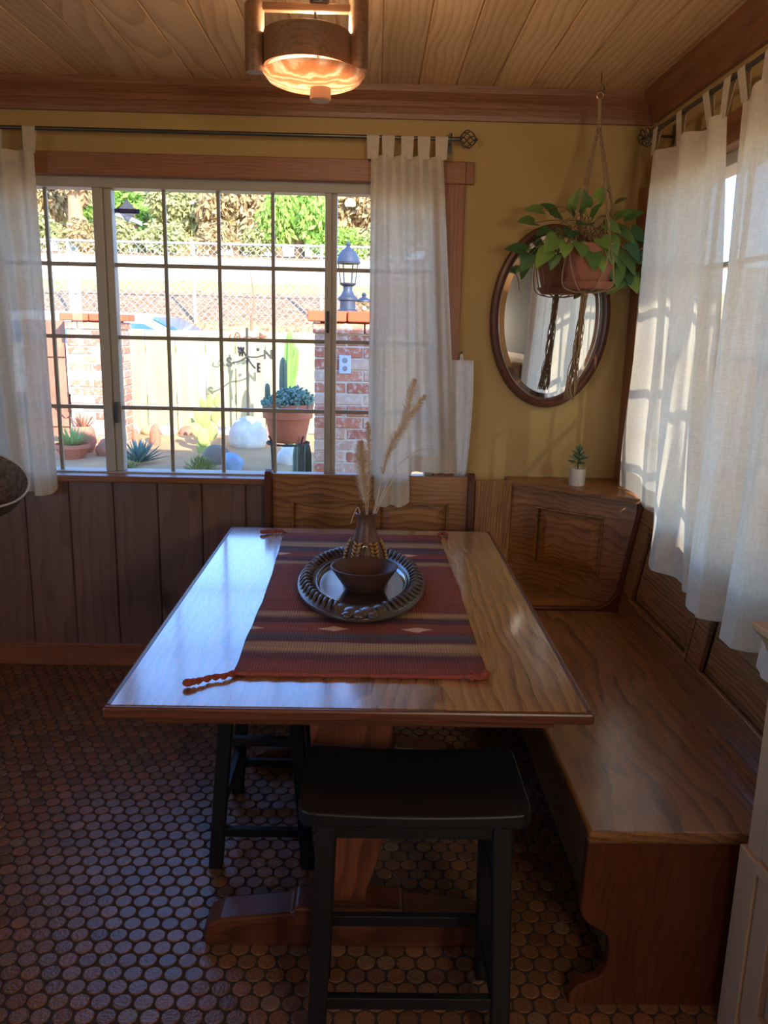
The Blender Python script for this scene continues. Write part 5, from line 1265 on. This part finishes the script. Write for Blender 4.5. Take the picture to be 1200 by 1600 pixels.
for px in (108, 303, 502, 620):
    xp = at(px, 440, Yf).x; bm = B(); tube(bm, [(xp, Yf+.02, zb0-.2), (xp, Yf+.02, zt0+.03)], .024, 8); obj('post', bm, M['galv'], t)

# small roofed post beyond the fence
Ys = 18.0; p = at(188, 392, Ys); zt_ = at(188, 348, Ys).z; zg = gz(0, Ys)
t = thing('roofed_post', (p.x, Ys, zg), 'small red-eaved roofed post among the trees beyond the drive', 'post')
bm = B(); box(bm, p.x-.07, p.x+.07, Ys-.07, Ys+.07, zg-.1, zt_); obj('post', bm, M['white_plate'], t)
bm = B(); prism(bm, [(p.x-.2, Ys-.3, zt_+.18), (p.x+.40, Ys-.3, zt_-.02), (p.x+.40, Ys-.3, zt_+.06), (p.x-.2, Ys-.3, zt_+.28)], (0, .6, 0)); obj('roof', bm, M['white_plate'], t)
bm = B(); prism(bm, [(p.x-.15, Ys-.25, zt_), (p.x+.32, Ys-.25, zt_-.1), (p.x+.32, Ys-.25, zt_-.03), (p.x-.15, Ys-.25, zt_+.15)], (0, .5, 0)); obj('eaves', bm, M['rock_red'], t)

# trees
def crown_mesh(bm, c, rx, ry, rz, cnt, leaf, seed, drop=0, narrow=.35):
    random.seed(seed)
    blobs = []
    for i in range(16):
        a, el, r_ = random.uniform(0, 2*PI), random.uniform(-.6, 1.4), random.uniform(.3, .75)
        blobs.append((V((math.cos(a)*math.cos(el)*r_*rx, math.sin(a)*math.cos(el)*r_*ry, math.sin(el)*r_*rz)), random.uniform(.28, .5)))
    for i in range(cnt):
        b, br = random.choice(blobs); d = V((random.gauss(0, 1), random.gauss(0, 1), random.gauss(0, 1))).normalized()*random.random()**.4*br
        p = V(c)+b+V((d.x*rx, d.y*ry, d.z*rz))
        ax = V((random.uniform(-1, 1), random.uniform(-1, 1), random.uniform(-1, .4)-drop)).normalized(); s = ax.orthogonal().normalized(); s = Matrix.Rotation(random.uniform(0, 6.28), 3, ax) @ s
        l_ = leaf*random.uniform(.6, 1.4)
        bm.faces.new([bm.verts.new(p), bm.verts.new(p+ax*l_*.5+s*l_*narrow*.5), bm.verts.new(p+ax*l_), bm.verts.new(p+ax*l_*.5-s*l_*narrow*.5)])
def tree(px, Y, zc, rx, rz, lm, bk, label, seed, cnt=5200, leaf=.20, drop=0, name='tree', trunk=.13, lean=0, gnd=None):
    x = at(px, 400, Y).x; g_ = gz(0, Y) if gnd is None else gnd
    t = thing(name, (x, Y, g_-.1), label, 'tree', 'trees beyond the drive')
    bm = B(); tube(bm, spline([(x, Y, g_-.1), (x+lean*.4, Y, g_+(zc-g_)*.5), (x+lean, Y, zc+rz*.3)], 10), [trunk*(1-.06*i) for i in range(10)], 8)
    random.seed(seed)
    for i in range(5):
        a = random.uniform(0, 2*PI); st_ = V((x+lean*.6, Y, g_+(zc-g_)*random.uniform(.5, .9))); tube(bm, spline([st_, st_+V((math.cos(a)*rx*.4, math.sin(a)*rx*.3, rz*.3)), st_+V((math.cos(a)*rx*.75, math.sin(a)*rx*.5, rz*.7))], 8), [trunk*.4*(1-.1*i_) for i_ in range(8)], 6)
    obj('trunk', bm, bk, t, smooth='all')
    bm = B(); crown_mesh(bm, (x+lean, Y, zc), rx, rx*.8, rz, cnt, leaf, seed, drop); obj('crown', bm, lm, t)
    return t
L = M
tree(52, 19.5, 3.95, 1.25, 1.05, L['leaf_gum'], L['bark'], 'brownish gum tree at far left of the window view', 51, 8000, .22, .5)
tree(122, 18.2, 4.5, .5, .75, L['leaf_gum'], L['bark'], 'pale-trunked gum tree in the left window pane', 52, 1500, .2, .6, trunk=.22)
tree(168, 23.5, 4.5, 1.2, 1.05, L['leaf_green'], L['bark_brown'], 'yellow-green tree behind the roofed post', 53, 8000, .24)
tree(236, 28, 4.9, 1.7, 1.45, L['leaf_dark'], L['bark_brown'], 'dark green tree farthest back behind the sticker pane', 54, 9000, .30)
tree(222, 21.3, 3.75, .62, .62, L['leaf_green'], L['bark_brown'], 'low bright green shrub right of the roofed post', 55, 4500, .17)
tree(290, 20.5, 4.05, .9, 1.15, L['leaf_olive'], L['bark_brown'], 'olive grey tree in the middle of the window view', 56, 9000, .2, .3)
tree(372, 20, 4.05, .9, 1.1, L['leaf_gum'], L['bark_brown'], 'brown-tinged tree between the olive tree and the bright green one', 57, 8500, .2, .5)
tree(468, 17.7, 3.7, .85, .9, L['leaf_green'], L['bark_brown'], 'bright green drooping pepper tree against the chain-link fence', 58, 9000, .18, .8)
tree(566, 20, 4.1, 1.05, 1.15, L['leaf_gum'], L['bark_brown'], 'brownish tree behind the coach lantern', 59, 8000, .2, .5)
tree(436, 24, 4.6, 1.25, 1.15, L['leaf_gum'], L['bark_brown'], 'brown-leaved tree rising behind the bright green pepper tree', 60, 8500, .25, .3)
tree(333, 28, 5.0, 1.7, 1.4, L['leaf_olive'], L['bark_brown'], 'dim olive tree farthest back in the middle of the view', 64, 8000, .3)
tree(530, 28, 5.0, 2.0, 1.45, L['leaf_olive'], L['bark_brown'], 'dim olive tree farthest back at the right of the view', 65, 8000, .3)
tree(100, 28.5, 5.0, 2.2, 1.5, L['leaf_olive'], L['bark_brown'], 'dim olive tree farthest back at the left of the view', 66, 8000, .3)
tree(-60, 22, 4.2, 1.5, 1.2, L['leaf_olive'], L['bark_brown'], 'olive tree left of the window view beyond the drive', 61, 5000, .24)
tree(670, 21, 4.2, 1.4, 1.2, L['leaf_olive'], L['bark_brown'], 'olive tree right of the coach lantern beyond the drive', 62, 5000, .24)
for i_, (px, rx_, lm_) in enumerate(((60, .8, 'leaf_olive'), (132, .5, 'leaf_gum'), (185, .55, 'leaf_olive'), (262, .55, 'leaf_olive'), (345, .6, 'leaf_gum'), (415, .55, 'leaf_olive'), (520, .8, 'leaf_green'), (600, .8, 'leaf_olive'))):
    Yb = 17.35+.12*(i_ % 3); xb_ = at(px, 400, Yb).x; bm = B(); crown_mesh(bm, (xb_, Yb, gz(0, Yb)+.28), rx_, .3, .42, 2200, .13, 80+i_, .2)
    tag(obj('roadside_shrub', bm, L[lm_]), ['leftmost olive shrub along the far side of the drive', 'brownish shrub at the foot of the pale gum trunk', 'olive shrub below the roofed post along the drive', 'olive shrub below the olive grey tree along the drive', 'brownish shrub below the brown-tinged tree along the drive', 'olive shrub left of the bright pepper tree along the drive', 'bright green shrub right of the pepper tree along the drive', 'rightmost olive shrub behind the small garden lamp'][i_], 'shrub', 'shrubs along the drive')
bm = B(); tube(bm, spline([at(394, 540, 10.6), at(393, 500, 10.6), at(397, 470, 10.6), at(391, 425, 10.6)], 16), [.02-.0008*i for i in range(16)], 6)
tube(bm, spline([at(395, 505, 10.6), at(386, 480, 10.6), at(380, 462, 10.6)], 8), .007, 5)
tag(obj('bare_sapling', bm, L['bark_brown'], smooth='all'), 'thin bare brown sapling behind the weathervane', 'tree')
t = tree(0, 4.6, 2.9, 1.5, 1.4, L['leaf_green'], L['bark_brown'], 'leafy garden tree outside the right-hand window', 63, 4200, .16)
t.location.x += 6.2
